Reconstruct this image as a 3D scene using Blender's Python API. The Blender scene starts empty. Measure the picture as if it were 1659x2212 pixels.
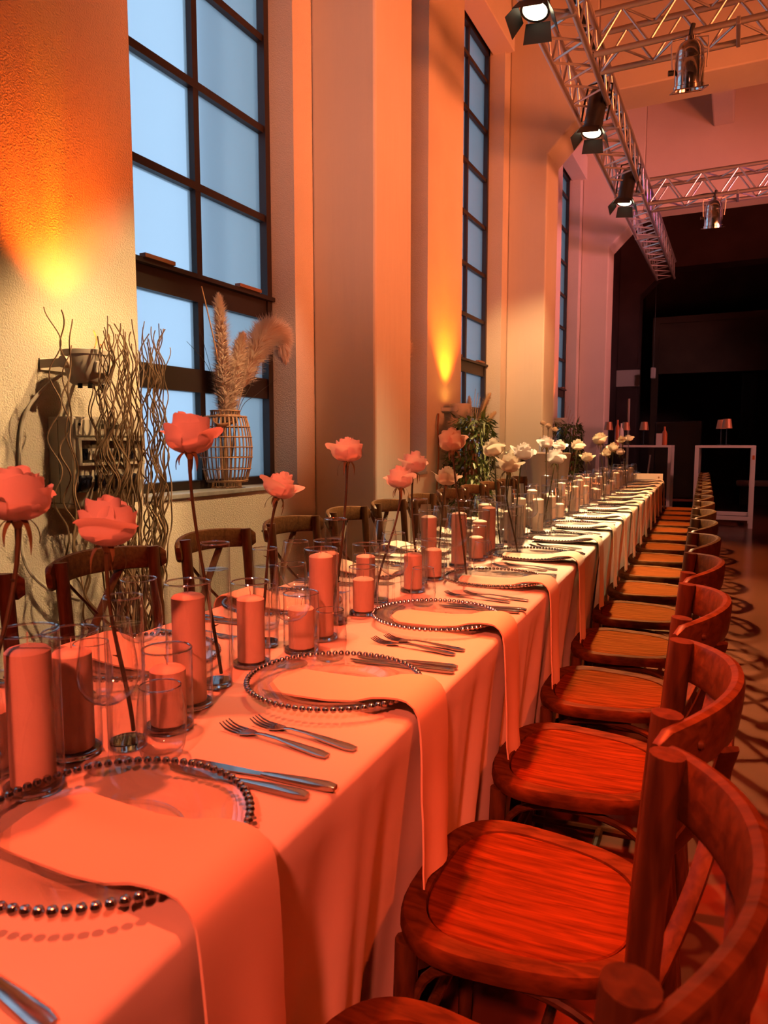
import bpy, bmesh, math, random
from mathutils import Vector, Matrix, Euler
random.seed(7)
PI = math.pi
S = bpy.context.scene
C = S.collection
rad = math.radians

# ------------------------------------------------------------------ camera
F_PX, W_PX, H_PX = 1550.0, 1659.0, 2212.0
CAM_H = 1.22
PITCH = math.atan(149 / F_PX)
YAW = math.atan(762 / math.hypot(F_PX, 149))
cam = bpy.data.cameras.new('camera')
cam.sensor_fit = 'HORIZONTAL'
cam.sensor_width = 36.0
cam.lens = 36.0 * F_PX / W_PX
cam.clip_start = 0.02
cam.clip_end = 200
cam.dof.use_dof = True
cam.dof.focus_distance = 2.3
cam.dof.aperture_fstop = 12.0
camo = bpy.data.objects.new('camera', cam)
C.objects.link(camo)
camo.location = (0, 0, CAM_H)
camo.rotation_euler = (PI / 2 - PITCH, 0, YAW)
S.camera = camo

# ------------------------------------------------------------------ world (daylight behind the windows), exposure
wd = bpy.data.worlds.new('daylight')
S.world = wd
wd.use_nodes = True
bg = wd.node_tree.nodes['Background']
bg.inputs[0].default_value = (0.39, 0.58, 0.78, 1)
bg.inputs[1].default_value = 2.0
S.view_settings.view_transform = 'Standard'
S.view_settings.look = 'None'
S.view_settings.gamma = 1
S.view_settings.exposure = 0.12
try:
    S.view_settings.use_curve_mapping = False
    S.cycles.use_light_tree = False
    S.cycles.max_bounces = 6
    S.cycles.diffuse_bounces = 3
    S.cycles.glossy_bounces = 3
    S.cycles.transmission_bounces = 4
    S.cycles.transparent_max_bounces = 28
    S.cycles.adaptive_threshold = 0.03
    S.cycles.sample_clamp_indirect = 3.0
    S.cycles.caustics_reflective = False
    S.cycles.caustics_refractive = False
except Exception:
    pass

# ------------------------------------------------------------------ stage lamps and added fill lamps
def spot(name, loc, tgt, power, col, deg=60, blend=0.5, radius=0.06):
    l = bpy.data.lights.new(name, 'SPOT')
    l.energy = power
    l.color = col
    l.spot_size = rad(deg)
    l.spot_blend = blend
    l.shadow_soft_size = radius
    o = bpy.data.objects.new(name, l)
    C.objects.link(o)
    o.location = loc
    d = Vector(tgt) - Vector(loc)
    o.rotation_euler = d.to_track_quat('-Z', 'Y').to_euler()
    return o

REDOR = (1.0, 0.125, 0.05)
ORANGE = (1.0, 0.20, 0.05)
WARM = (1.0, 0.60, 0.24)
PINK = (1.0, 0.27, 0.20)
VIOLET = (0.45, 0.14, 1.0)
# profile spots on the long truss, plus added unseen fill lamps
spot('truss_and_fill_light', (-1.33, 1.0, 4.0), (-0.40, 0.95, 0.7), 520, (1.0, 0.09, 0.03), 52, 0.6)
spot('truss_and_fill_light', (-1.33, 2.95, 4.0), (-0.55, 2.15, 0.7), 400, (1.0, 0.36, 0.14), 44, 0.9)
spot('truss_and_fill_light', (-1.02, 3.35, 4.1), (-2.45, 2.6, 0.62), 560, (1.0, 0.60, 0.25), 42, 0.5)
spot('truss_and_fill_light', (-1.33, 5.02, 4.0), (-0.95, 3.9, 0.7), 1900, (1.0, 0.68, 0.32), 52, 0.9)
spot('truss_and_fill_light', (-1.33, 7.12, 4.0), (-1.0, 6.0, 0.7), 1700, (1.0, 0.62, 0.26), 58, 0.8)
spot('truss_and_fill_light', (-1.33, 9.28, 4.0), (-0.95, 8.4, 0.7), 900, (1.0, 0.40, 0.14), 56, 0.8)
spot('truss_and_fill_light', (0.15, 2.5, 4.2), (-2.5, 2.25, 1.2), 620, (1.0, 0.60, 0.26), 22, 0.6)  # added fill off the truss, brightens the fuse box front
spot('truss_and_fill_light', (0.25, 2.9, 4.2), (-2.65, 3.65, 1.7), 300, (1.0, 0.50, 0.30), 19, 0.7)  # added fill off the truss for the pampas in the basket
spot('front_fill_light', (0.6, -2.5, 3.6), (-0.75, 1.05, 0.85), 800, (1.0, 0.125, 0.06), 25, 0.7, 0.12)  # unseen wash behind the camera, added for near candle and rose fronts
spot('front_fill_light', (1.2, -1.0, 4.2), (-1.05, 4.7, 1.0), 850, (1.0, 0.60, 0.27), 21, 0.9, 0.12)  # added fill from the camera side for mid-table roses and candles
spot('stage_fill_light', (2.5, 12.6, 4.2), (-1.6, 17.9, 2.6), 380, (1.0, 0.42, 0.42), 40, 0.9, 0.3)  # added lamp imitating spill on the stage panel and walls
spot('truss_and_fill_light', (-1.2, 1.7, 4.15), (0.30, 1.5, 0.3), 1150, (1.0, 0.065, 0.010), 32, 0.7)
spot('bar_table_fill_light', (3.6, 8.6, 4.0), (-0.6, 12.1, 0.8), 520, (1.0, 0.34, 0.27), 34, 0.8, 0.1)  # added unseen lamp that brightens the white bar tables
spot('truss_and_fill_light', (-1.25, 6.6, 4.1), (-2.35, 8.8, 1.5), 420, (1.0, 0.52, 0.20), 46, 0.8)  # added lamp, imitates the neighbouring spot's spill on the second pillar
# unseen colour washes without fixtures, added to light walls, beams and right-hand chairs
spot('wash_light', (2.4, -0.4, 4.2), (0.55, 1.7, 0.3), 520, (1.0, 0.07, 0.010), 44, 0.8, 0.12)
spot('wash_light', (3.4, 4.6, 4.2), (0.6, 5.6, 0.0), 330, (1.0, 0.10, 0.02), 66, 0.8, 0.12)
spot('wash_light', (5.2, 2.6, 2.6), (-2.3, 5.2, 3.7), 3000, (1.0, 0.19, 0.05), 46, 0.9, 0.8)
spot('wash_light', (5.2, 5.5, 2.4), (-2.0, 8.8, 4.4), 2300, (1.0, 0.21, 0.07), 46, 0.9, 0.8)
spot('wash_light', (5.2, 8.8, 2.6), (-2.0, 12.6, 4.2), 2000, (1.0, 0.27, 0.24), 50, 0.9, 0.8)
spot('wash_light', (4.0, 2.2, 1.6), (0.6, 8.7, 5.8), 880, ORANGE, 52, 0.9, 0.6)  # added low lamp, brightens the nearer beam and ceiling
spot('wash_light', (4.0, 7.0, 1.6), (0.6, 13.2, 5.6), 1050, (1.0, 0.17, 0.10), 48, 0.9, 0.6)  # added low lamp, brightens the farther beam
spot('wash_light', (0.5, -3.0, 3.4), (-2.2, 4.9, 3.4), 900, (1.0, 0.36, 0.22), 26, 0.9, 0.4)
spot('wash_light', (2.0, 10.8, 3.6), (-1.4, 11.2, 4.6), 60, VIOLET, 60, 0.8, 0.1)

# ------------------------------------------------------------------ material helpers
def new_mat(name):
    m = bpy.data.materials.new(name)
    m.use_nodes = True
    nt = m.node_tree
    b = nt.nodes['Principled BSDF']
    return m, nt, b

def plain(name, col, rough=0.6, metal=0.0, spec=0.5, noise=0.0, nscale=20.0, bump=0.0, bscale=60.0, sheen=0.0, trans=0.0, bmap=None):
    m, nt, b = new_mat(name)
    b.inputs['Base Color'].default_value = (*col, 1)
    b.inputs['Roughness'].default_value = rough
    b.inputs['Metallic'].default_value = metal
    b.inputs['Specular IOR Level'].default_value = spec
    if sheen:
        b.inputs['Sheen Weight'].default_value = sheen
    tc = nt.nodes.new('ShaderNodeTexCoord')
    if noise:
        n = nt.nodes.new('ShaderNodeTexNoise')
        n.inputs['Scale'].default_value = nscale
        n.inputs['Detail'].default_value = 5
        nt.links.new(tc.outputs['Object'], n.inputs['Vector'])
        r = nt.nodes.new('ShaderNodeValToRGB')
        r.color_ramp.elements[0].position = 0.3
        r.color_ramp.elements[1].position = 0.7
        r.color_ramp.elements[0].color = (*[c * (1 - noise) for c in col], 1)
        r.color_ramp.elements[1].color = (*[min(1, c * (1 + noise)) for c in col], 1)
        nt.links.new(n.outputs['Fac'], r.inputs['Fac'])
        nt.links.new(r.outputs['Color'], b.inputs['Base Color'])
    if bump:
        n2 = nt.nodes.new('ShaderNodeTexNoise')
        n2.inputs['Scale'].default_value = bscale
        n2.inputs['Detail'].default_value = 4
        if bmap:
            mp = nt.nodes.new('ShaderNodeMapping')
            mp.inputs['Scale'].default_value = bmap
            nt.links.new(tc.outputs['Object'], mp.inputs['Vector'])
            nt.links.new(mp.outputs[0], n2.inputs['Vector'])
        else:
            nt.links.new(tc.outputs['Object'], n2.inputs['Vector'])
        bp = nt.nodes.new('ShaderNodeBump')
        bp.inputs['Strength'].default_value = bump
        bp.inputs['Distance'].default_value = 0.01
        nt.links.new(n2.outputs['Fac'], bp.inputs['Height'])
        nt.links.new(bp.outputs['Normal'], b.inputs['Normal'])
    if trans:
        t = nt.nodes.new('ShaderNodeBsdfTranslucent')
        t.inputs[0].default_value = (*col, 1)
        mx = nt.nodes.new('ShaderNodeMixShader')
        mx.inputs[0].default_value = trans
        nt.links.new(b.outputs[0], mx.inputs[1])
        nt.links.new(t.outputs[0], mx.inputs[2])
        nt.links.new(mx.outputs[0], nt.nodes['Material Output'].inputs[0])
    return m

def wood(name, c1, c2, axis=(6, 45, 45), rough=0.38, coord='Object', spec=0.2):
    m, nt, b = new_mat(name)
    b.inputs['Specular IOR Level'].default_value = spec
    tc = nt.nodes.new('ShaderNodeTexCoord')
    mp = nt.nodes.new('ShaderNodeMapping')
    mp.inputs['Scale'].default_value = axis
    nt.links.new(tc.outputs[coord], mp.inputs['Vector'])
    n = nt.nodes.new('ShaderNodeTexNoise')
    n.inputs['Scale'].default_value = 1.6
    n.inputs['Detail'].default_value = 6
    n.inputs['Distortion'].default_value = 0.6
    nt.links.new(mp.outputs[0], n.inputs['Vector'])
    r = nt.nodes.new('ShaderNodeValToRGB')
    r.color_ramp.elements[0].position = 0.32
    r.color_ramp.elements[1].position = 0.66
    r.color_ramp.elements[0].color = (*c1, 1)
    r.color_ramp.elements[1].color = (*c2, 1)
    nt.links.new(n.outputs['Fac'], r.inputs['Fac'])
    nt.links.new(r.outputs['Color'], b.inputs['Base Color'])
    b.inputs['Roughness'].default_value = rough
    bp = nt.nodes.new('ShaderNodeBump')
    bp.inputs['Strength'].default_value = 0.25
    bp.inputs['Distance'].default_value = 0.002
    nt.links.new(n.outputs['Fac'], bp.inputs['Height'])
    nt.links.new(bp.outputs['Normal'], b.inputs['Normal'])
    return m

def thin_glass(name, tint=(0.985, 0.99, 0.99), edge=(0.72, 0.75, 0.75), base=0.055, power=2.8, rough=0.015):
    """clear thin glass: light passes straight through a wall and mirrors at grazing angles"""
    m, nt, b = new_mat(name)
    nt.nodes.remove(b)
    lw = nt.nodes.new('ShaderNodeLayerWeight')
    lw.inputs['Blend'].default_value = 0.5
    pw = nt.nodes.new('ShaderNodeMath'); pw.operation = 'POWER'
    pw.inputs[1].default_value = power
    nt.links.new(lw.outputs['Facing'], pw.inputs[0])
    mr = nt.nodes.new('ShaderNodeMapRange')
    mr.inputs['To Min'].default_value = base
    mr.inputs['To Max'].default_value = 0.9
    nt.links.new(pw.outputs[0], mr.inputs['Value'])
    mc = nt.nodes.new('ShaderNodeMixRGB')
    mc.inputs[1].default_value = (*tint, 1)
    mc.inputs[2].default_value = (*edge, 1)
    nt.links.new(pw.outputs[0], mc.inputs[0])
    tr = nt.nodes.new('ShaderNodeBsdfTransparent')
    nt.links.new(mc.outputs[0], tr.inputs[0])
    gl = nt.nodes.new('ShaderNodeBsdfGlossy')
    gl.inputs['Roughness'].default_value = rough
    gl.inputs[0].default_value = (1, 1, 1, 1)
    mx = nt.nodes.new('ShaderNodeMixShader')
    nt.links.new(mr.outputs[0], mx.inputs[0])
    nt.links.new(tr.outputs[0], mx.inputs[1])
    nt.links.new(gl.outputs[0], mx.inputs[2])
    nt.links.new(mx.outputs[0], nt.nodes['Material Output'].inputs[0])
    return m

def frosted(name):
    m, nt, b = new_mat(name)
    nt.nodes.remove(b)
    rf = nt.nodes.new('ShaderNodeBsdfRefraction')
    rf.inputs['IOR'].default_value = 1.08
    rf.inputs['Roughness'].default_value = 0.62
    rf.inputs[0].default_value = (0.95, 0.97, 1, 1)
    tl = nt.nodes.new('ShaderNodeBsdfTranslucent')
    tl.inputs[0].default_value = (0.85, 0.88, 0.9, 1)
    m1 = nt.nodes.new('ShaderNodeMixShader')
    m1.inputs[0].default_value = 0.40
    nt.links.new(rf.outputs[0], m1.inputs[1])
    nt.links.new(tl.outputs[0], m1.inputs[2])
    gl = nt.nodes.new('ShaderNodeBsdfGlossy')
    gl.inputs['Roughness'].default_value = 0.18
    lw = nt.nodes.new('ShaderNodeLayerWeight')
    lw.inputs['Blend'].default_value = 0.10
    m2 = nt.nodes.new('ShaderNodeMixShader')
    nt.links.new(lw.outputs['Fresnel'], m2.inputs[0])
    nt.links.new(m1.outputs[0], m2.inputs[1])
    nt.links.new(gl.outputs[0], m2.inputs[2])
    nt.links.new(m2.outputs[0], nt.nodes['Material Output'].inputs[0])
    return m

def emit(name, col, strength):
    m, nt, b = new_mat(name)
    b.inputs['Base Color'].default_value = (*col, 1)
    b.inputs['Emission Color'].default_value = (*col, 1)
    b.inputs['Emission Strength'].default_value = strength
    return m

M = {}
M['paint'] = plain('white_wall_paint', (0.72, 0.66, 0.58), 0.75, noise=0.05, nscale=1.2, bump=0.5, bscale=12, bmap=(1, 1, 0.12))
M['plaster'] = plain('rough_plaster', (0.74, 0.68, 0.58), 0.85, noise=0.05, nscale=2, bump=0.7, bscale=130)
M['concrete_beam'] = plain('painted_concrete', (0.66, 0.58, 0.50), 0.7, noise=0.05, nscale=1.5, bump=0.2, bscale=20)
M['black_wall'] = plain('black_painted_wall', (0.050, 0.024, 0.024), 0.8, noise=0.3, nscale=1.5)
M['black_cloth'] = plain('black_drape', (0.010, 0.007, 0.007), 0.95)
M['floor'] = plain('polished_concrete', (0.115, 0.037, 0.020), 0.20, noise=0.16, nscale=2.2, bump=0.04, bscale=90, spec=0.12)
M['window_metal'] = plain('dark_brown_window_metal', (0.018, 0.010, 0.008), 0.5)
M['frost'] = frosted('frosted_pane')
M['sill'] = plain('grey_stone_sill', (0.33, 0.33, 0.33), 0.35, noise=0.15, nscale=30)
M['outer'] = plain('outside_brick', (0.20, 0.17, 0.15), 0.9)
M['cloth'] = plain('white_tablecloth', (0.80, 0.74, 0.66), 0.85, bump=0.30, bscale=9, sheen=0.2)
M['napkin'] = plain('apricot_napkin', (0.86, 0.66, 0.50), 0.85, bump=0.05, bscale=500)
M['chair'] = wood('dark_stained_ash', (0.060, 0.024, 0.010), (0.135, 0.058, 0.022), (9, 40, 40), 0.36)
M['chair_v'] = wood('dark_stained_ash_upright', (0.055, 0.022, 0.010), (0.115, 0.048, 0.018), (40, 40, 6), 0.38)
M['seat'] = wood('stained_ash_seat', (0.085, 0.020, 0.005), (0.19, 0.044, 0.010), (5, 60, 40), 0.6, 'Object', 0.0)
M['seat_rim'] = wood('stained_ash_seat_rim', (0.060, 0.019, 0.006), (0.14, 0.046, 0.013), (9, 40, 40), 0.55, 'Object', 0.03)
M['table'] = plain('table_board', (0.35, 0.25, 0.16), 0.6)
M['steel'] = plain('polished_cutlery_steel', (0.72, 0.70, 0.68), 0.14, 1.0)
M['bead'] = plain('silvered_bead', (0.60, 0.56, 0.53), 0.16, 1.0)
M['glass'] = thin_glass('clear_glass')
m_, nt_, b_ = new_mat('solid_glass')
b_.inputs['Transmission Weight'].default_value = 1.0
b_.inputs['Roughness'].default_value = 0.0
b_.inputs['IOR'].default_value = 1.5
M['solid_glass'] = m_
M['rim'] = thin_glass('glass_rim', (0.9, 0.92, 0.92), (0.7, 0.72, 0.72), 0.42, 2.0, 0.05)
M['plate_glass'] = thin_glass('clear_plate_glass', (0.965, 0.975, 0.97), (0.7, 0.74, 0.73), 0.045, 3.5, 0.03)
M['water'] = thin_glass('water', (0.97, 0.98, 0.98), (0.85, 0.9, 0.9), 0.04, 3.0, 0.0)
M['candle'] = plain('blush_candle_wax', (0.97, 0.74, 0.60), 0.5, noise=0.03, nscale=30, trans=0.12)
M['wick'] = plain('candle_wick', (0.75, 0.68, 0.6), 0.9)
M['rose_cream'] = plain('cream_rose_petal', (0.90, 0.78, 0.62), 0.65, trans=0.35, noise=0.04, nscale=40)
M['rose_blush'] = plain('blush_rose_petal', (0.95, 0.87, 0.84), 0.65, trans=0.35, noise=0.04, nscale=40)
M['stem'] = plain('rose_stem', (0.055, 0.050, 0.018), 0.6, noise=0.2, nscale=60)
M['sepal'] = plain('rose_sepal', (0.16, 0.13, 0.045), 0.6)
M['truss'] = plain('aluminium_tube', (0.62, 0.58, 0.55), 0.38, 0.85)
M['black'] = plain('black_metal', (0.012, 0.012, 0.012), 0.4)
M['rubber'] = plain('black_rubber_cable', (0.01, 0.01, 0.01), 0.6)
M['chrome'] = plain('polished_aluminium', (0.75, 0.72, 0.70), 0.12, 1.0)
M['lens'] = emit('lit_lamp_lens', (1.0, 0.86, 0.55), 9.0)
M['uplens'] = emit('lit_orange_lens', (1.0, 0.40, 0.06), 10.0)
M['grey_plastic'] = plain('light_grey_plastic', (0.60, 0.56, 0.48), 0.5)
M['white_plastic'] = plain('white_plastic', (0.75, 0.70, 0.62), 0.45)
M['dark_plastic'] = plain('dark_blue_plastic', (0.010, 0.012, 0.030), 0.3)
M['smoke'] = plain('smoked_flap', (0.16, 0.13, 0.10), 0.15)
M['twig'] = plain('curly_willow_bark', (0.19, 0.115, 0.065), 0.6, noise=0.25, nscale=25)
M['rattan'] = plain('rattan_cane', (0.42, 0.24, 0.13), 0.55, noise=0.2, nscale=40)
M['leather'] = plain('brown_leather', (0.22, 0.09, 0.04), 0.5)
M['pampas'] = plain('pampas_fluff', (0.90, 0.76, 0.64), 0.9, trans=0.45)
M['straw'] = plain('dry_stalk', (0.55, 0.36, 0.19), 0.7)
M['dark_twig'] = plain('dark_dry_twig', (0.03, 0.02, 0.015), 0.7)
M['leaf'] = plain('bamboo_leaf', (0.10, 0.14, 0.030), 0.5, noise=0.35, nscale=14, trans=0.15)
M['cane'] = plain('bamboo_cane', (0.30, 0.09, 0.03), 0.5)
M['pot'] = plain('dark_planter', (0.05, 0.04, 0.035), 0.6)
M['white_lacquer'] = plain('white_lacquer', (0.70, 0.64, 0.62), 0.4)
M['stretch'] = plain('white_stretch_cover', (0.78, 0.74, 0.68), 0.8)
M['lampshade'] = plain('copper_lampshade', (0.42, 0.17, 0.08), 0.45, 0.3)
M['card'] = plain('white_card', (0.82, 0.78, 0.72), 0.8)
M['gold'] = plain('gold_print', (0.30, 0.14, 0.04), 0.5)
M['board'] = plain('pale_panel', (0.55, 0.48, 0.47), 0.6)
M['foil'] = plain('black_foil', (0.012, 0.010, 0.010), 0.28, bump=1.0, bscale=9)
M['redboard'] = plain('reddish_board', (0.20, 0.05, 0.03), 0.6)
M['bottle_orange'] = plain('amber_glass', (0.55, 0.12, 0.03), 0.3)

# ------------------------------------------------------------------ mesh builder
class B:
    def __init__(s):
        s.v = []; s.f = []
    def add(s, vs, fs):
        o = len(s.v)
        s.v += [tuple(p) for p in vs]
        s.f += [tuple(i + o for i in f) for f in fs]
        return s
    def box(s, c, d, rz=0.0):
        x, y, z = [k / 2 for k in d]
        vs = [(-x, -y, -z), (x, -y, -z), (x, y, -z), (-x, y, -z), (-x, -y, z), (x, -y, z), (x, y, z), (-x, y, z)]
        if rz:
            cs, sn = math.cos(rz), math.sin(rz)
            vs = [(a * cs - b * sn, a * sn + b * cs, e) for a, b, e in vs]
        return s.add([(a + c[0], b + c[1], e + c[2]) for a, b, e in vs],
                     [(0, 3, 2, 1), (4, 5, 6, 7), (0, 1, 5, 4), (1, 2, 6, 5), (2, 3, 7, 6), (3, 0, 4, 7)])
    def bb(s, x0, x1, y0, y1, z0, z1):
        return s.box(((x0 + x1) / 2, (y0 + y1) / 2, (z0 + z1) / 2), (x1 - x0, y1 - y0, z1 - z0))
    def lathe(s, prof, n=24, c=(0, 0, 0)):
        vs = []; fs = []; rings = []
        for r, z in prof:
            if r < 1e-6:
                rings.append([len(vs)]); vs.append((c[0], c[1], c[2] + z))
            else:
                rings.append(list(range(len(vs), len(vs) + n)))
                for i in range(n):
                    a = 2 * PI * i / n
                    vs.append((c[0] + r * math.cos(a), c[1] + r * math.sin(a), c[2] + z))
        for a, b in zip(rings, rings[1:]):
            for i in range(n):
                j = (i + 1) % n
                if len(a) == 1 and len(b) == 1: continue
                if len(a) == 1: fs.append((a[0], b[j], b[i]))
                elif len(b) == 1: fs.append((a[i], a[j], b[0]))
                else: fs.append((a[i], a[j], b[j], b[i]))
        return s.add(vs, fs)
    def ring(s, R, r, z=0, n=32, m=6, c=(0, 0)):
        vs = []; fs = []
        for i in range(n):
            a = 2 * PI * i / n
            for j in range(m):
                b = 2 * PI * j / m
                q = R + r * math.cos(b)
                vs.append((c[0] + q * math.cos(a), c[1] + q * math.sin(a), z + r * math.sin(b)))
        for i in range(n):
            for j in range(m):
                i2, j2 = (i + 1) % n, (j + 1) % m
                fs.append((i * m + j, i2 * m + j, i2 * m + j2, i * m + j2))
        return s.add(vs, fs)
    def tube(s, path, r, n=8, caps=True, flat=None):
        """swept round (or flat = (w, t)) section; r a number or a list"""
        P = [Vector(p) for p in path]
        k = len(P)
        R = r if isinstance(r, (list, tuple)) else [r] * k
        t0 = (P[1] - P[0]).normalized()
        up = Vector((0, 0, 1)) if abs(t0.z) < 0.9 else Vector((1, 0, 0))
        nrm = (up - t0 * up.dot(t0)).normalized()
        vs = []; fs = []
        for i in range(k):
            t = (P[min(i + 1, k - 1)] - P[max(i - 1, 0)]).normalized()
            nrm = (nrm - t * nrm.dot(t))
            nrm = nrm.normalized() if nrm.length > 1e-6 else t.orthogonal().normalized()
            bn = t.cross(nrm)
            for j in range(n):
                a = 2 * PI * (j + 0.5) / n
                ca, sa = math.cos(a), math.sin(a)
                if flat:
                    e = 0.45
                    ca = math.copysign(abs(ca) ** e, ca) * flat[0]
                    sa = math.copysign(abs(sa) ** e, sa) * flat[1]
                vs.append(P[i] + (nrm * ca + bn * sa) * R[i])
        for i in range(k - 1):
            for j in range(n):
                j2 = (j + 1) % n
                fs.append((i * n + j, i * n + j2, (i + 1) * n + j2, (i + 1) * n + j))
        if caps:
            fs.append(tuple(range(n - 1, -1, -1)))
            fs.append(tuple((k - 1) * n + j for j in range(n)))
        return s.add(vs, fs)
    def mesh(s, name, mat, smooth=True, bevel=0.0, seg=2, angle=40):
        me = bpy.data.meshes.new(name)
        me.from_pydata(s.v, [], s.f)
        if bevel or True:
            bm = bmesh.new()
            bm.from_mesh(me)
            bmesh.ops.recalc_face_normals(bm, faces=bm.faces)
            if bevel:
                es = [e for e in bm.edges if len(e.link_faces) == 2 and e.calc_face_angle(0) > rad(50)]
                bmesh.ops.bevel(bm, geom=es, offset=bevel, segments=seg, affect='EDGES', profile=0.5, clamp_overlap=True)
            bm.to_mesh(me)
            bm.free()
        if smooth:
            me.polygons.foreach_set('use_smooth', [True] * len(me.polygons))
            try:
                me.set_sharp_from_angle(angle=rad(angle))
            except Exception:
                pass
        me.materials.append(mat)
        return me

def O(name, me, parent=None, loc=(0, 0, 0), rot=(0, 0, 0), scale=(1, 1, 1)):
    o = bpy.data.objects.new(name, me)
    C.objects.link(o)
    if parent is not None:
        o.parent = parent
    o.location = loc
    o.rotation_euler = rot
    o.scale = scale if isinstance(scale, (tuple, list, Vector)) else (scale,) * 3
    return o

def tag(o, label, cat, group=None, kind=None):
    o['label'] = label
    if cat: o['category'] = cat
    if group: o['group'] = group
    if kind: o['kind'] = kind
    return o

def empty(name, loc=(0, 0, 0), rot=(0, 0, 0), scale=(1, 1, 1)):
    o = O(name, None, None, loc, rot, scale)
    o.empty_display_size = 0.1
    return o

def structure(o, label=None):
    o['kind'] = 'structure'
    if label: o['label'] = label
    return o

DELTA = rad(2.1)
CD, SD = math.cos(DELTA), math.sin(DELTA)
def T(u, v, z=0.0):
    return (u * CD - v * SD, u * SD + v * CD, z)

ORD = ['first', 'second', 'third', 'fourth', 'fifth', 'sixth', 'seventh', 'eighth', 'ninth', 'tenth', 'eleventh', 'twelfth',
       'thirteenth', 'fourteenth', 'fifteenth', 'sixteenth', 'seventeenth', 'eighteenth', 'nineteenth', 'twentieth']
def ordw(i):
    tens = ['', '', 'twenty', 'thirty', 'forty', 'fifty', 'sixty', 'seventy', 'eighty', 'ninety']
    if i < 20: return ORD[i]
    k = i + 1
    if k % 10 == 0: return tens[k // 10][:-1] + 'ieth'
    return tens[k // 10] + '-' + ORD[k % 10 - 1]

# ================================================================== THE SETTING
XW, XP, XG, XO = -2.60, -2.13, -2.83, -3.15      # wall face, pillar face, glass plane, outer face
ZC, ZB, ZH = 7.0, 5.15, 4.60                     # ceiling, beam soffit, haunch start
ZS, ZT = 0.955, 5.85                             # window sill, window head
PITCHY = 4.5
def bay(i): return -0.27 + PITCHY * i
Y_DARK = bay(3) + 0.58
YB, YF, XR = -6.0, 23.0, 9.0

fl = structure(O('floor', B().bb(XO, XR, YB, YF, -0.2, 0).mesh('floor', M['floor'], False)), 'polished reddish brown concrete floor')
w = B()
y_prev = YB
for i in range(0, 3):
    b = bay(i)
    for (o0, o1) in ((b + 0.62, b + 1.99), (b + 2.90, b + 4.28)):
        w.bb(XO, XW, y_prev, o0, 0, ZC)
        w.bb(XO, XW, o0, o1, 0, ZS - 0.02)
        w.bb(XO, XW, o0, o1, ZT, ZC)
        y_prev = o1
w.bb(XO, XW, y_prev, Y_DARK, 0, ZC)
wl = structure(O('wall_left', w.mesh('wall_left', M['plaster'], False)), 'pale plastered window wall with tall recessed windows')
pm = B()
prof = [(XW, 0), (XP, 0), (XP, ZH), (XP + ZB - ZH, ZB), (XP + ZB - ZH, ZC), (XW, ZC)]
n = len(prof)
pm.add([(x, 0, z) for x, z in prof] + [(x, 0.57, z) for x, z in prof],
       [tuple(range(n)), tuple(range(2 * n - 1, n - 1, -1))] + [(i, i + n, (i + 1) % n + n, (i + 1) % n) for i in range(n)])
pmesh = pm.mesh('pillar', M['paint'], False, 0.018, 2)
for i in range(0, 4):
    O('pillar', pmesh, wl, (0, bay(i), 0))
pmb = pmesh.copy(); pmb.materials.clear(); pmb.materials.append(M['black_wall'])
ce = structure(O('ceiling', B().bb(XO, XR, YB, Y_DARK, ZC, ZC + 0.2).mesh('ceiling', M['concrete_beam'], False)), 'painted concrete ceiling between deep beams')
bmesh_beam = B().bb(XP + ZB - ZH, XR, 0.0, 0.57, ZB, ZC).mesh('beam', M['concrete_beam'], False, 0.015)
for i in range(0, 4):
    O('beam', bmesh_beam, ce, (0, bay(i), 0))
jo = B().bb(-0.15, 0.15, 0, PITCHY - 0.57, 6.3, ZC).mesh('joist', M['concrete_beam'], False, 0.02)
for i in range(0, 3):
    for x in (-0.4, 3.2, 6.8):
        O('joist', jo, ce, (x, bay(i) + 0.57, 0))
# lintel boxes over the windows and a curtain rail pipe
for i in range(0, 3):
    b = bay(i)
    for (o0, o1) in ((b + 0.62, b + 1.99), (b + 2.90, b + 4.28)):
        O('lintel', B().bb(XG + 0.08, XW + 0.10, o0 - 0.05, o1 + 0.05, ZT - 0.12, ZT + 0.25).mesh('lintel', M['paint'], False, 0.01), wl)
structure(O('wall_right', B().bb(XR, XR + 0.2, YB, YF, 0, ZC).mesh('wall_right', M['paint'], False)), 'far right hall wall out of frame')
structure(O('wall_back', B().bb(XO, XR, YB - 0.2, YB, 0, ZC).mesh('wall_back', M['paint'], False)), 'wall behind the camera')
# black-painted stage end
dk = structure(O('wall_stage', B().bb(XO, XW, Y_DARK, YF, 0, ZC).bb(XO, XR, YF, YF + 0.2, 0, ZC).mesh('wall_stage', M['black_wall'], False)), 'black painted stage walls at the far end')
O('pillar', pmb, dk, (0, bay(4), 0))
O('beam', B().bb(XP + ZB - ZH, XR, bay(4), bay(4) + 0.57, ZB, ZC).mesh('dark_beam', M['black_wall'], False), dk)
structure(O('ceiling_stage', B().bb(XO, XR, Y_DARK, YF, ZC, ZC + 0.2).mesh('ceiling_stage', M['black_wall'], False)), 'black ceiling over the stage end')

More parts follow.
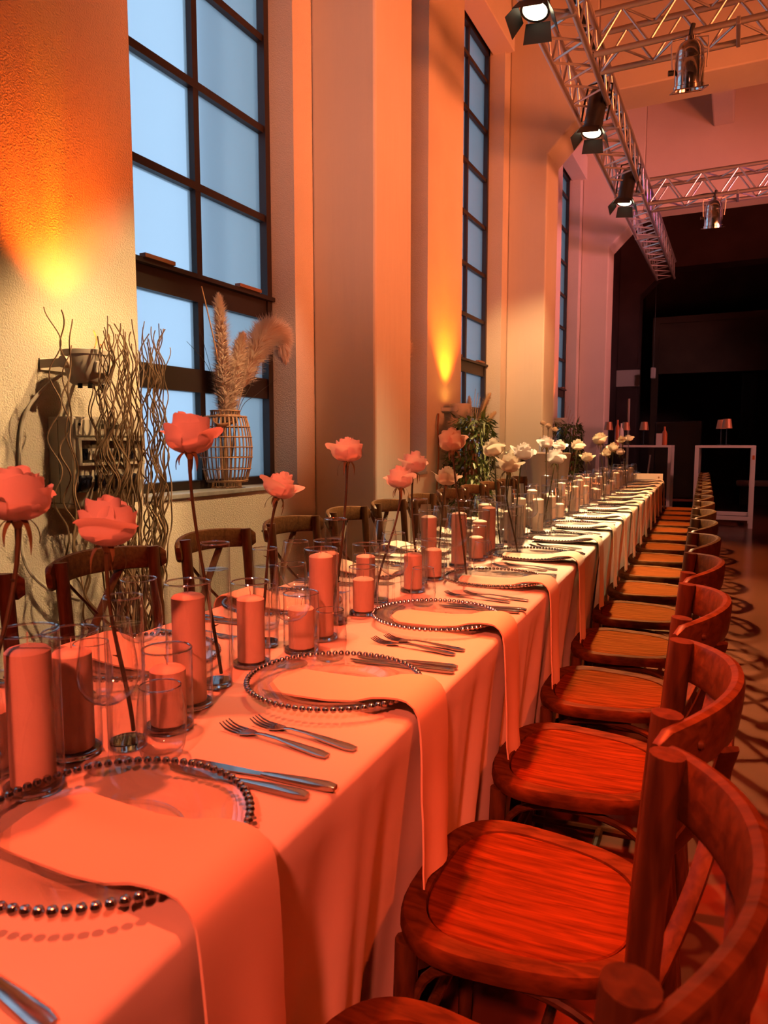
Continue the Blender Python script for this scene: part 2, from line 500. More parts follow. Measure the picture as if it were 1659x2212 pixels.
# windows -----------------------------------------------------------
BARS = [1.575, 2.085, 2.66, 3.21, 3.76, 4.31, 4.86, 5.42]
zs_levels = [ZS] + BARS + [ZT]
wn = 0
for i in range(0, 3):
    b = bay(i)
    for k, (o0, o1) in enumerate(((b + 0.62, b + 1.99), (b + 2.90, b + 4.28))):
        wn += 1
        where = ['before the nearest pillar', 'beside the uplit pier nearest the camera', 'just beyond the big near pillar', 'beyond the second uplit pier',
                 'beyond the second pillar', 'beyond the third uplit pier'][wn - 1]
        win = structure(O('window_%d' % wn, B().bb(XG - 0.03, XG + 0.05, o0, o0 + 0.05, ZS, ZT).bb(XG - 0.03, XG + 0.05, o1 - 0.05, o1, ZS, ZT)
                          .bb(XG - 0.03, XG + 0.05, o0, o1, ZS, ZS + 0.05).bb(XG - 0.03, XG + 0.05, o0, o1, ZT - 0.14, ZT).mesh('window_frame', M['window_metal'], False)),
                        'tall dark framed frosted window ' + where)
        ym = (o0 + o1) / 2
        O('mullion', B().bb(XG - 0.025, XG + 0.035, ym - 0.022, ym + 0.022, ZS + 0.05, ZT - 0.14).mesh('mullion', M['window_metal'], False), win)
        for q, z in enumerate(BARS):
            hh = 0.022
            if q == 1: hh = 0.065
            if q == 0: hh = 0.065
            O('glazing_bar', B().bb(XG - 0.025, XG + 0.036, o0 + 0.05, o1 - 0.05, z - hh, z + hh).mesh('glazing_bar', M['window_metal'], False), win)
        O('hinge_rail', B().bb(XG + 0.03, XG + 0.075, o0 + 0.03, o1 - 0.0, BARS[1] + 0.055, BARS[1] + 0.08).mesh('hinge_rail', M['window_metal'], False), win)
        for yy in (o0 + 0.32, o1 - 0.28):
            O('latch_plate', B().bb(XG + 0.05, XG + 0.09, yy - 0.11, yy + 0.11, BARS[1] + 0.08, BARS[1] + 0.10).mesh('latch_plate', M['leather'], False), win)
        for (p0, p1) in ((o0 + 0.05, ym - 0.022), (ym + 0.022, o1 - 0.05)):
            for z0, z1 in zip(zs_levels, zs_levels[1:]):
                O('pane', B().bb(XG - 0.006, XG - 0.002, p0 - 0.005, p1 + 0.005, z0, z1).mesh('pane', M['frost'], False), win)
        O('window_sill', B().bb(XG - 0.02, XW + 0.012, o0, o1, ZS - 0.025, ZS).mesh('window_sill', M['sill'], False, 0.004), win)
        # outer reveal of the thick wall
        O('outer_reveal', B().bb(XO - 0.25, XO, o0 - 0.3, o0, 0.6, 6.2).bb(XO - 0.25, XO, o1, o1 + 0.3, 0.6, 6.2).mesh('outer_reveal', M['outer'], False), win)

# ================================================================== CHAIRS
def chair_meshes():
    P = {}
    N = 44
    def outline(sc, dx=0.0):
        pts = []
        for i in range(N):
            a = 2 * PI * i / N
            ca, sa = math.cos(a), math.sin(a)
            e = 2 / 3.0
            x = 0.205 * math.copysign(abs(ca) ** e, ca)
            y = math.copysign(abs(sa) ** e, sa) * (0.203 - 0.055 * x / 0.205 * 0.5)
            pts.append((x * sc + dx, y * sc))
        return pts
    levels = [(0.90, 0.424), (0.985, 0.428), (1.0, 0.440), (0.995, 0.453), (0.975, 0.4595), (0.90, 0.4605), (0.815, 0.4575), (0.805, 0.452), (0.80, 0.446)]
    b = B(); vs = []
    for sc, z in levels:
        vs += [(x, y, z) for x, y in outline(sc)]
    fs = []
    for l in range(len(levels) - 1):
        for i in range(N):
            fs.append((l * N + i, l * N + (i + 1) % N, (l + 1) * N + (i + 1) % N, (l + 1) * N + i))
    fs.append(tuple(range(N - 1, -1, -1)))
    b.add(vs, fs)
    P['seat_frame'] = b.mesh('seat_frame', M['seat_rim'])
    lv = [(0.795, 0.435), (0.797, 0.4545), (0.785, 0.4565), (0.6, 0.4535), (0.35, 0.4515)]
    b = B(); vs = []
    for sc, z in lv:
        vs += [(x, y, z) for x, y in outline(sc)]
    fs = []
    for l in range(len(lv) - 1):
        for i in range(N):
            fs.append((l * N + i, l * N + (i + 1) % N, (l + 1) * N + (i + 1) % N, (l + 1) * N + i))
    vs.append((0, 0, 0.451)); c = len(vs) - 1
    l = len(lv) - 1
    for i in range(N): fs.append((l * N + i, l * N + (i + 1) % N, c))
    b.add(vs, fs)
    P['seat_panel'] = b.mesh('seat_panel', M['seat'])
    def smoothpath(pts, k=5):
        out = []
        for i in range(len(pts) - 1):
            p0 = Vector(pts[max(i - 1, 0)]); p1 = Vector(pts[i]); p2 = Vector(pts[i + 1]); p3 = Vector(pts[min(i + 2, len(pts) - 1)])
            for j in range(k):
                t = j / k
                out.append(0.5 * ((2 * p1) + (-p0 + p2) * t + (2 * p0 - 5 * p1 + 4 * p2 - p3) * t * t + (-p0 + 3 * p1 - 3 * p2 + p3) * t ** 3))
        out.append(Vector(pts[-1]))
        return out
    P['_sp'] = smoothpath
    for sgn, nm in ((-1, 'stile_a'), (1, 'stile_b')):
        pts = smoothpath([(0.232, sgn * 0.200, 0), (0.212, sgn * 0.195, 0.2), (0.190, sgn * 0.190, 0.45), (0.192, sgn * 0.190, 0.62), (0.210, sgn * 0.190, 0.872)], 4)
        k = len(pts)
        P[nm] = B().tube(pts, [0.0145 + 0.0055 * min(1, 2 * i / k) for i in range(k)], 14).mesh('stile', M['chair_v'], True, 0.0)
        P['leg_' + nm] = B().tube([(-0.165, sgn * 0.165, 0.43), (-0.170, sgn * 0.17, 0.25), (-0.180, sgn * 0.18, 0)], [0.019, 0.018, 0.0135], 10).mesh('leg', M['chair_v'])
        P['side_stretcher_' + nm] = B().tube([(-0.172, sgn * 0.172, 0.19), (0.212, sgn * 0.195, 0.19)], 0.010, 8).mesh('stretcher', M['chair'])
        br = smoothpath([(-0.168, sgn * 0.166, 0.28), (-0.12, sgn * 0.16, 0.385), (0.02, sgn * 0.165, 0.412), (0.14, sgn * 0.178, 0.385), (0.198, sgn * 0.190, 0.28)], 5)
        P['brace_' + nm] = B().tube(br, 0.0085, 8).mesh('brace', M['chair'])
        # crossing slat
        pts = []
        for i in range(13):
            t = i / 12
            y = sgn * (-0.180 + 0.30 * t)
            z = 0.475 + 0.335 * t
            x = 0.197 + 0.088 * (t ** 0.9) + 0.018 * math.sin(PI * t) + (0.007 if sgn > 0 else -0.007) * math.sin(PI * t)
            pts.append((x, y, z))
        P['slat_' + nm] = B().tube(pts, 1.0, 8, True, (0.0045, 0.0135)).mesh('cross_slat', M['chair_v'])
    # crest rail: bent band, bowed backwards
    b = B(); vs = []; fs = []
    K, NN = 25, 12
    for i in range(K):
        s = -1 + 2 * i / (K - 1)
        y = 0.242 * math.copysign(1 - (1 - abs(s)) ** 1.15, s)
        q = abs(y) / 0.19
        xc = 0.292 - 0.056 * q ** 2.1
        dxdy = -0.056 * 2.1 * q ** 1.1 / 0.19 * (1 if y >= 0 else -1)
        nrm = Vector((1, -dxdy, 0)).normalized()
        edge = min(1.0, ((1 - abs(s)) / 0.10 + 0.12)) ** 0.5 if abs(s) > 0.9 else 1.0
        hz = 0.040 * (0.80 + 0.20 * edge) * (0.9 + 0.1 * math.cos(s * PI / 2)) * (0.55 + 0.45 * edge)
        th = 0.0125 * (0.5 + 0.5 * edge)
        zc = 0.829 + 0.013 * math.cos(s * PI / 2)
        for j in range(NN):
            a = 2 * PI * j / NN
            ca, sa = math.cos(a), math.sin(a)
            ex = 0.6
            ca = math.copysign(abs(ca) ** ex, ca); sa = math.copysign(abs(sa) ** ex, sa)
            p = Vector((xc, y, zc)) + nrm * (th * ca + 0.10 * hz * sa) + Vector((0, 0, hz * sa))
            vs.append(p)
    for i in range(K - 1):
        for j in range(NN):
            fs.append((i * NN + j, i * NN + (j + 1) % NN, (i + 1) * NN + (j + 1) % NN, (i + 1) * NN + j))
    fs.append(tuple(range(NN - 1, -1, -1))); fs.append(tuple((K - 1) * NN + j for j in range(NN)))
    P['crest'] = b.add(vs, fs).mesh('crest_rail', M['chair'])
    P['front_stretcher'] = B().tube([(-0.16, -0.168, 0.24), (-0.16, 0.168, 0.24)], 0.010, 8).mesh('stretcher', M['chair'])
    P['cross_stretcher'] = B().tube([(0.02, -0.185, 0.19), (0.02, 0.185, 0.19)], 0.010, 8).mesh('stretcher', M['chair'])
    P['bolt'] = B().lathe([(0, 0.004), (0.005, 0.003), (0.0065, 0), (0.0065, -0.004), (0, -0.004)], 10).mesh('bolt_cap', M['chair'])
    return P
CM = chair_meshes()
def chair(u, v, rot, label, group):
    r = empty('bentwood_chair', T(u, v, 0), (0, 0, DELTA + rot))
    tag(r, label, 'chair', group)
    O('seat_frame', CM['seat_frame'], r)
    O('seat_panel', CM['seat_panel'], r)
    for k in ('stile_a', 'stile_b'):
        O('stile', CM[k], r)
        O('leg', CM['leg_' + k], r)
        O('stretcher', CM['side_stretcher_' + k], r)
        O('brace', CM['brace_' + k], r)
        O('cross_slat', CM['slat_' + k], r)
    cr = O('crest_rail', CM['crest'], r)
    for s in (-1, 1):
        O('bolt_cap', CM['bolt'], cr, (0.252, s * 0.19, 0.838), (0, PI / 2, 0))
    O('stretcher', CM['front_stretcher'], r)
    O('stretcher', CM['cross_stretcher'], r)
    return r
VR = [0.60 + 0.56 * k for k in range(16)]
VL = [0.57 + 0.56 * k for k in range(16)]
for k, v in enumerate(VR):
    chair(-0.237, (0.655 if k == 0 else v) + random.uniform(-0.008, 0.008), random.uniform(-0.02, 0.02),
          'dark wooden cross-back chair, %s from the camera in the right-hand row' % ORD[k], 'chairs along the right side of the long table')
for k, v in enumerate(VL[:13]):
    chair(-1.49, v + random.uniform(-0.012, 0.012), PI + random.uniform(-0.05, 0.05),
          'dark wooden cross-back chair, %s from the camera in the row by the windows' % ORD[k], 'chairs along the window side of the long table')

# ================================================================== TABLES AND CLOTHS
TE_R, TE_L, TZ = -0.43, -1.25, 0.757
tb_top = B().bb(TE_L + 0.012, TE_R - 0.012, 0.006, 1.914, TZ - 0.032, TZ - 0.003).mesh('table_top', M['table'], False, 0.004)
tb_leg = B().tube([(0, 0, 0), (0, 0, TZ - 0.03)], 0.014, 8).mesh('table_leg', M['black'])
V0 = -0.35
rng = random.Random(3)
for s in range(5):
    va = V0 + 1.92 * s
    place = 'nearest the camera' if s == 0 else ('at the far end of the row' if s == 4 else '%s from the camera' % ORD[s])
    t = empty('banquet_table', T(0, va, 0), (0, 0, DELTA))
    tag(t, 'folding banquet table hidden under its white cloth, ' + place, 'table', 'joined banquet tables')
    O('table_top', tb_top, t)
    for lx in (TE_L + 0.12, TE_R - 0.12):
        for ly in (0.2, 1.72):
            O('leg', tb_leg, t, (lx, ly, 0))
    # cloth
    prof = []
    HEM = 0.10
    for q in range(15):
        d = 1 - q / 14
        prof.append((TE_R + 0.001, TZ - 0.012 - (TZ - 0.012 - HEM) * d, d, 1))
    prof += [(TE_R - 0.002, TZ - 0.005, 0, 1), (TE_R - 0.008, TZ + 0.0005, 0, 1)]
    for q in range(1, 12):
        prof.append((TE_R - 0.008 + (TE_L - TE_R + 0.016) * q / 12, TZ + 0.001, 0, 0))
    prof += [(TE_L + 0.008, TZ + 0.0005, 0, -1), (TE_L + 0.002, TZ - 0.005, 0, -1)]
    for q in range(9):
        d = q / 8
        prof.append((TE_L - 0.001, TZ - 0.012 - (TZ - 0.012 - HEM) * d, d, -1))
    ph = [rng.uniform(0, 6.28) for _ in range(6)]
    NV = 110
    vs = []; fs = []
    for iv in range(NV + 1):
        y = 1.92 * iv / NV
        f1 = 0.5 + 0.5 * math.sin(2 * PI * y / 0.233 + ph[0] + 1.3 * math.sin(2 * PI * y / 0.71 + ph[1]))
        f2 = 0.5 + 0.5 * math.sin(2 * PI * y / 0.117 + ph[2] + 1.1 * math.sin(2 * PI * y / 0.53 + ph[3]))
        endf = min(1, min(y, 1.92 - y) / 0.03)
        for (u, z, d, side) in prof:
            amt = (0.040 * f1 ** 1.6 + 0.014 * f2) * (d ** 0.8) * (0.4 + 0.6 * endf) + 0.050 * d
            vs.append((u - side * amt, y + 0.012 * d * math.sin(9 * y + ph[4]) * endf, z))
    m_ = len(prof)
    for iv in range(NV):
        for j in range(m_ - 1):
            fs.append((iv * m_ + j, (iv + 1) * m_ + j, (iv + 1) * m_ + j + 1, iv * m_ + j + 1))
    c = O('tablecloth', B().add(vs, fs).mesh('tablecloth', M['cloth'], True, 0, 2, 80), None, T(0, va, 0), (0, 0, DELTA))
    tag(c, 'white tablecloth hanging in folds over the table ' + place, 'tablecloth', 'white cloths over the joined tables')

ZT0 = TZ + 0.0015     # cloth surface
occupied = []         # (u, v, r) of things standing on the table

# ================================================================== PLACE SETTINGS
PR = 0.162
plate_prof = [(0, 0.004), (0.085, 0.004), (0.100, 0.006), (0.118, 0.014), (0.150, 0.0185), (PR, 0.020), (PR, 0.0225), (0.150, 0.0215), (0.116, 0.0175), (0.098, 0.0095), (0.085, 0.0075), (0, 0.0075)]
m_plate = B().lathe(plate_prof, 72).ring(0.084, 0.003, 0.003, 48, 6).mesh('plate_body', M['plate_glass'])
NB = 78
m_bead = B().lathe([(0, -0.0058), (0.0041, -0.0041), (0.0058, 0), (0.0041, 0.0041), (0, 0.0058)], 10).mesh('bead', M['bead'])
bb_ = B()
for i in range(NB):
    a = 2 * PI * i / NB
    bb_.lathe([(0, -0.0058), (0.0041, -0.0041), (0.0058, 0), (0.0041, 0.0041), (0, 0.0058)], 6, (PR * math.cos(a), PR * math.sin(a), 0.022))
m_beads = bb_.mesh('bead_rim', M['bead'])

def napkin_mesh(seed, hang, jog):
    r = random.Random(seed)
    # local: +x towards the diner (table edge), y along the table, origin at the plate centre on the cloth
    xe = 0.62 - 0.43 + 0.004        # table edge in plate coordinates
    path = []
    for (x, z) in ((-0.105, 0.0135), (-0.07, 0.0125), (-0.02, 0.0125), (0.03, 0.0135), (0.08, 0.019), (0.115, 0.026), (0.140, 0.0295), (0.163, 0.0305), (0.178, 0.028), (0.190, 0.020), (0.198, 0.006), (0.202, -0.02)):
        path.append((x, z, 0.0))
    L = 9
    for q in range(1, L + 1):
        d = q / L
        path.append((0.203 + 0.010 * d * r.uniform(0.6, 1.0), -0.02 - hang * d, d))
    NY = 9
    Wn = 0.135
    vs = []
    tilt = r.uniform(-0.06, 0.06)
    for layer in (0, 1):
        for (x, z, d) in path:
            for j in range(NY):
                s = -0.5 + j / (NY - 1)
                y = s * Wn * (1 - 0.05 * d) + tilt * x + jog * d
                sag = 0.004 * math.cos(PI * s * 2) if x < 0.1 and d == 0 else 0
                wav = 0.006 * math.sin(PI * s * 2.2 + r.random() * 0.1) * d
                off = 0.0035 * layer
                if d > 0 or x > 0.185:
                    vs.append((x + wav - off + 0.0035, y, z))
                else:
                    vs.append((x, y, z + sag - off + 0.0035))
    n1 = len(path) * NY
    fs = []
    for l in (0, 1):
        for i in range(len(path) - 1):
            for j in range(NY - 1):
                q = (l * n1 + i * NY + j, l * n1 + i * NY + j + 1, l * n1 + (i + 1) * NY + j + 1, l * n1 + (i + 1) * NY + j)
                fs.append(q if l == 0 else q[::-1])
    for i in range(len(path) - 1):
        for j in (0, NY - 1):
            a, b2 = i * NY + j, (i + 1) * NY + j
            fs.append((a, b2, b2 + n1, a + n1))
    for j in range(NY - 1):
        for i in (0, len(path) - 1):
            a, b2 = i * NY + j, i * NY + j + 1
            fs.append((a, b2, b2 + n1, a + n1))
    return B().add(vs, fs).mesh('napkin', M['napkin'], True, 0, 2, 70)
napkins = [napkin_mesh(s, h, j) for s, h, j in ((1, 0.30, 0.01), (2, 0.27, -0.01), (3, 0.32, 0.015), (4, 0.29, 0.0))]

def fork_mesh():
    b = B()
    # local: x along the length, tines towards -x, rests on z=0
    hp = [(0.105, 0, 0.0035), (0.09, 0, 0.004), (0.05, 0, 0.006), (0.01, 0, 0.0085), (-0.02, 0, 0.0085), (-0.042, 0, 0.0055)]
    b.tube(hp, [0.85, 1.15, 0.95, 0.55, 0.5, 0.55], 8, True, (0.0022, 0.0085))
    vs = []
    # palm plate
    for x, hw, z in ((-0.036, 0.004, 0.006), (-0.044, 0.0095, 0.0045), (-0.056, 0.0122, 0.003), (-0.064, 0.0125, 0.0028)):
        vs += [(x, -hw, z), (x, hw, z), (x, -hw, z + 0.0018), (x, hw, z + 0.0018)]
    fs = []
    for i in range(3):
        a = i * 4; c = a + 4
        fs += [(a, c, c + 1, a + 1), (a + 2, a + 3, c + 3, c + 2), (a, a + 2, c + 2, c), (a + 1, c + 1, c + 3, a + 3)]
    fs += [(0, 1, 3, 2), (12, 14, 15, 13)]
    b.add(vs, fs)
    for k in range(4):
        y = -0.0108 + 0.0072 * k
        b.tube([(-0.062, y, 0.0037), (-0.08, y, 0.0042), (-0.094, y, 0.0075), (-0.104, y * 0.97, 0.0125)], [0.0018, 0.0017, 0.0015, 0.0009], 6)
    return b.mesh('fork', M['steel'])
def knife_meshes():
    h = B().tube([(0.112, 0, 0.005), (0.10, 0, 0.0052), (0.06, 0, 0.005), (0.015, 0, 0.0045), (0.0, 0, 0.0045)], [0.75, 1.05, 1.0, 0.75, 0.6], 10, True, (0.0042, 0.0088)).mesh('handle', M['steel'])
    bl = B()
    pts = [(0.002, -0.005), (-0.02, -0.0065), (-0.07, -0.010), (-0.10, -0.0075), (-0.118, 0.002), (-0.115, 0.0055), (-0.06, 0.0065), (0.002, 0.005)]
    n = len(pts)
    bl.add([(x, y, 0.0032) for x, y in pts] + [(x, y, 0.0050) for x, y in pts], [tuple(range(n - 1, -1, -1)), tuple(range(n, 2 * n))] + [(i, (i + 1) % n, (i + 1) % n + n, i + n) for i in range(n)])
    return h, bl.mesh('blade', M['steel'], False)
m_fork = fork_mesh()
m_kh, m_kb = knife_meshes()

# glasses
def glass_parts():
    bowl = B().lathe([(0.0045, 0.092), (0.018, 0.0955), (0.032, 0.106), (0.0405, 0.122), (0.0415, 0.136), (0.0395, 0.160), (0.035, 0.188), (0.0315, 0.212)], 32)
    st = B().lathe([(0, 0.0), (0.0335, 0.0), (0.0340, 0.0015), (0.022, 0.0035), (0.008, 0.006), (0.0042, 0.012), (0.0036, 0.05), (0.0040, 0.085), (0.0060, 0.092), (0, 0.094)], 28)
    tum = B().lathe([(0, 0.0), (0.024, 0.0), (0.029, 0.004), (0.0335, 0.018), (0.0360, 0.038), (0.0355, 0.060), (0.0325, 0.088), (0.0295, 0.108)], 32).lathe([(0, 0.009), (0.022, 0.010), (0.030, 0.016)], 28)
    return bowl.mesh('bowl', M['glass']), st.mesh('stem_and_foot', M['glass']), tum.mesh('tumbler', M['glass'])
m_bowl, m_stem, m_tum = glass_parts()
m_wrim = B().ring(0.0315, 0.0011, 0.212, 32, 6).mesh('rim', M['rim'])
m_trim = B().ring(0.0295, 0.0011, 0.108, 32, 6).mesh('rim', M['rim'])
m_jbase = B().lathe([(0, 0.0006), (0.0385 - 0.004, 0.0006), (0.0385 - 0.001, 0.004), (0.0385 - 0.001, 0.0086), (0, 0.0086)], 32).mesh('thick_base', M['solid_glass'])
m_vbase = B().lathe([(0, 0.0006), (0.0275 - 0.004, 0.0006), (0.0275 - 0.001, 0.004), (0.0275 - 0.001, 0.0118), (0, 0.0118)], 28).mesh('thick_base', M['solid_glass'])
m_jrim = B().ring(0.0395 - 0.0011, 0.0017, 0, 40, 8).mesh('rim', M['rim'])
m_vrim = B().ring(0.0285 - 0.0011, 0.0015, 0, 36, 8).mesh('rim', M['rim'])

def wine_glass(u, v, label, group):
    r = empty('wine_glass', T(u, v, ZT0), (0, 0, DELTA))
    tag(r, label, 'wine glass', group)
    O('bowl', m_bowl, r)
    O('stem', m_stem, r)
    O('rim', m_wrim, r)
    occupied.append((u, v, 0.042))
def tumbler(u, v, label, group):
    o = O('water_tumbler', m_tum, None, T(u, v, ZT0), (0, 0, DELTA))
    tag(o, label, 'glass', group)
    O('rim', m_trim, o)
    occupied.append((u, v, 0.037))

def setting(u, v, side, k, where, beads_single):
    rz = DELTA if side > 0 else DELTA + PI
    g = 'the right side' if side > 0 else 'the window side'
    pl = empty('charger_plate', T(u, v, ZT0), (0, 0, rz + rng.uniform(-1, 1)))
    tag(pl, 'clear glass charger plate with silver beaded rim, %s' % where, 'plate', 'beaded charger plates along ' + g)
    O('plate_body', m_plate, pl)
    if beads_single:
        for i in range(NB):
            a = 2 * PI * i / NB
            O('bead', m_bead, pl, (PR * math.cos(a), PR * math.sin(a), 0.022))
    else:
        o = O('bead_rim', m_beads, pl); o['kind'] = 'stuff'
    na = O('napkin', napkins[k % 4], None, T(u, v - side * 0.015, ZT0), (0, 0, rz))
    tag(na, 'folded apricot napkin over the table edge, %s' % where, 'napkin', 'napkins along ' + g)
    def P(dx, dy):
        return T(u + side * dx, v + side * dy, ZT0)
    j = lambda: rng.uniform(-0.012, 0.012)
    f1 = O('dinner_fork', m_fork, None, P(0.022 + j(), -0.250), (0, 0, rz - 0.14 + j() * 2))
    tag(f1, 'steel outer fork left of the plate, %s' % where, 'fork', 'outer forks along ' + g)
    f2 = O('starter_fork', m_fork, None, P(0.055 + j(), -0.213), (0, 0, rz - 0.14 + j() * 2), (0.97, 0.97, 0.97))
    tag(f2, 'steel inner fork beside the plate, %s' % where, 'fork', 'inner forks along ' + g)
    for nm, dx, dy, lab in (('dinner_knife', 0.065, 0.205, 'outer'), ('starter_knife', 0.062, 0.175, 'inner')):
        kn = empty(nm, P(dx + j(), dy), (0, 0, rz + 0.02 + j() * 2))
        tag(kn, 'steel %s knife right of the plate, %s' % (lab, where), 'knife', '%s knives along %s' % (lab, g))
        O('blade', m_kb, kn)
        O('handle', m_kh, kn)

WG = {0: (-0.76, 0.746), 1: (-0.773, 1.262), 2: (-0.782, 1.824), 3: (-0.80, 2.43)}
for k, v in enumerate(VR):
    where = '%s right-hand place from the camera' % ORD[k]
    setting(-0.618, v, 1, k, where, k < 3)
    wu, wv = WG.get(k, (-0.775 + rng.uniform(-0.01, 0.01), v + 0.125))
    wine_glass(wu, wv, 'stemmed wine glass, %s' % where, 'wine glasses along the right side')
    tumbler(-0.722 + rng.uniform(-0.008, 0.008), wv + 0.062 if k else 0.80, 'stemless water tumbler, %s' % where, 'water tumblers along the right side')
for k, v in enumerate(VL):
    where = '%s window-side place from the camera' % ORD[k]
    setting(-1.062, v, -1, k + 1, where, False)
    wine_glass(-0.945, v - 0.12, 'stemmed wine glass, %s' % where, 'wine glasses along the window side')
    tumbler(-0.985, v - 0.20, 'stemless water tumbler, %s' % where, 'water tumblers along the window side')

# ================================================================== CANDLES, VASES, ROSES
JR = 0.0395
_jar = {}
def jar_mesh(h, R=JR):
    key = (round(h, 3), R)
    if key not in _jar:
        b = B().lathe([(0, 0.0), (R - 0.003, 0.0), (R, 0.003), (R, h)], 36).lathe([(0, 0.009), (R - 0.004, 0.009), (R - 0.0015, 0.013)], 36)
        _jar[key] = b.mesh('glass_cylinder', M['glass'])
    return _jar[key]
_can = {}
def candle_mesh(h, r=0.0285):
    key = (round(h, 3), r)
    if key not in _can:
        _can[key] = B().lathe([(0, 0), (r - 0.002, 0), (r, 0.002), (r, h - 0.005), (r - 0.004, h - 0.0012), (r * 0.5, h + 0.002), (0, h + 0.003)], 32).mesh('candle_body', M['candle'])
    return _can[key]
m_wick = B().tube([(0, 0, -0.003), (0.001, 0, 0.006), (0.003, 0.001, 0.012), (0.004, 0.001, 0.016)], 0.0009, 5).mesh('wick', M['wick'])

def free(u, v, r):
    return all((u - a) ** 2 + (v - b) ** 2 > (r + c + 0.002) ** 2 for a, b, c in occupied)

jars = []
def candle_jar(u, v, hj, hc):
    if u < -0.84:
        pass
    occupied.append((u, v, JR))
    jars.append((u, v, hj, hc))
NEAR = [(-0.803, 0.652, 0.217, 0.185), (-0.842, 0.757, 0.186, 0.148), (-0.812, 0.985, 0.221, 0.190), (-0.777, 0.888, 0.133, 0.094), (-0.848, 1.225, 0.176, 0.135),
        (-0.812, 1.462, 0.215, 0.192), (-0.802, 1.352, 0.132, 0.092), (-0.828, 1.725, 0.129, 0.090), (-0.914, 1.92, 0.161, 0.118), (-0.815, 2.055, 0.138, 0.110),
        (-0.83, 2.56, 0.219, 0.192), (-0.82, 2.80, 0.189, 0.140)]
for q in NEAR: candle_jar(*q)
VASES = [(-0.787, 0.822 - 0.015, 0.233), (-0.832, 1.088, 0.275), (-0.900, 1.36, 0.224), (-0.848, 1.605, 0.270), (-0.845, 1.865, 0.179), (-0.842, 2.175, 0.280)]
ROSES = [  # bloom px (lower middle), colour
    (232, 1172, 1.0), (410, 975, 1.0), (600, 1072, 0.86), (750, 995, 0.92), (865, 1052, 0.95), (893, 1018, 0.92)]
VR_ = 0.0285
for (u, v, h) in VASES: occupied.append((u, v, VR_))

# ray helper: where a line of sight through a photo point meets the plane u = const (positions of flowers)
fw = Vector((-math.sin(YAW) * math.cos(PITCH), math.cos(YAW) * math.cos(PITCH), -math.sin(PITCH)))
rt = Vector((math.cos(YAW), math.sin(YAW), 0))
upv = rt.cross(fw)
def at_u(x, y, u):
    r = fw + rt * ((x - W_PX / 2) / F_PX) - upv * ((y - H_PX / 2) / F_PX)
    ru = r.x * CD + r.y * SD
    t = u / ru
    p = Vector((0, 0, CAM_H)) + r * t
    return (p.x * CD + p.y * SD, -p.x * SD + p.y * CD, p.z)

_vase = {}
def vase_mesh(h):
    key = round(h, 3)
    if key not in _vase:
        b = B().lathe([(0, 0.0), (VR_ - 0.003, 0.0), (VR_, 0.003), (VR_, h)], 32).lathe([(0, 0.012), (VR_ - 0.004, 0.012), (VR_ - 0.0015, 0.015)], 32)
        _vase[key] = (b.mesh('glass_cylinder', M['glass']),
                      B().lathe([(0, 0.0125), (VR_ - 0.0035, 0.0125), (VR_ - 0.0032, h * 0.82), (0, h * 0.82 - 0.0015)], 28).mesh('water', M['water']))
    return _vase[key]

def petal(Rb, h, flare, lip, half, ruffle, seed, mat):
    r = random.Random(seed)
    NU, NV = 9, 9
    vs = []
    p1, p2 = r.uniform(0, 6), r.uniform(0, 6)
    for i in range(NV):
        t = i / (NV - 1)
        wprof = math.sin(PI * (0.14 + 0.52 * t)) ** 0.6
        for j in range(NU):
            s = -1 + 2 * j / (NU - 1)
            a = s * half * wprof
            rr = Rb * math.sin(min(1, t * 1.45) * PI / 2) ** 0.85 + flare * max(0, t - 0.4) ** 1.5 + lip * max(0, t - 0.75) * 4.0 * (1 - 0.4 * s * s)
            rr += ruffle * t * t * math.sin(3.1 * s + p1)
            z = h * (0.35 * t + 0.65 * t ** 1.8) - 0.17 * h * s ** 4 * t * t - lip * max(0, t - 0.84) * 3.0
            z += ruffle * 0.8 * t * math.sin(4.3 * s + p2)
            rr = max(rr, 0.002) * (1 + 0.05 * s * s * t)
            vs.append((rr * math.cos(a), rr * math.sin(a), z))
    fs = []
    for i in range(NV - 1):
        for j in range(NU - 1):
            fs.append((i * NU + j, i * NU + j + 1, (i + 1) * NU + j + 1, (i + 1) * NU + j))
    return B().add(vs, fs).mesh('petal', mat, True, 0, 2, 180)
PET = {}
for cname, mat in (('cream', M['rose_cream']), ('blush', M['rose_blush'])):
    PET[cname] = [
        [petal(0.013, 0.066, -0.010, 0.000, 1.6, 0.0010, s, mat) for s in (1, 2)],
        [petal(0.023, 0.068, -0.018, 0.003, 1.15, 0.0016, s, mat) for s in (3, 4)],
        [petal(0.034, 0.065, -0.020, 0.007, 0.98, 0.0022, s, mat) for s in (5, 6)],
        [petal(0.0425, 0.056, -0.016 if s < 9 else 0.002, 0.007 if s < 9 else 0.017, 0.92, 0.0028, s, mat) for s in (7, 8, 9)],
    ]
m_sepal = B()
pts = []
vs = []; fs = []
for i in range(7):
    t = i / 6
    hw = 0.0045 * (1 - t) ** 0.7 + 0.0004
    x = 0.010 + 0.016 * math.sin(PI * 0.62 * t)
    z = 0.002 - 0.036 * t ** 1.4
    vs += [(x, -hw, z), (x + 0.001, 0, z - 0.001), (x, hw, z)]
for i in range(6):
    for j in range(2):
        fs.append((i * 3 + j, i * 3 + j + 1, (i + 1) * 3 + j + 1, (i + 1) * 3 + j))
m_sepal = B().add(vs, fs).mesh('sepal', M['sepal'], True)
m_hip = B().lathe([(0.003, -0.016), (0.006, -0.010), (0.0105, -0.002), (0.0115, 0.006), (0, 0.010)], 14).mesh('hip', M['sepal'])

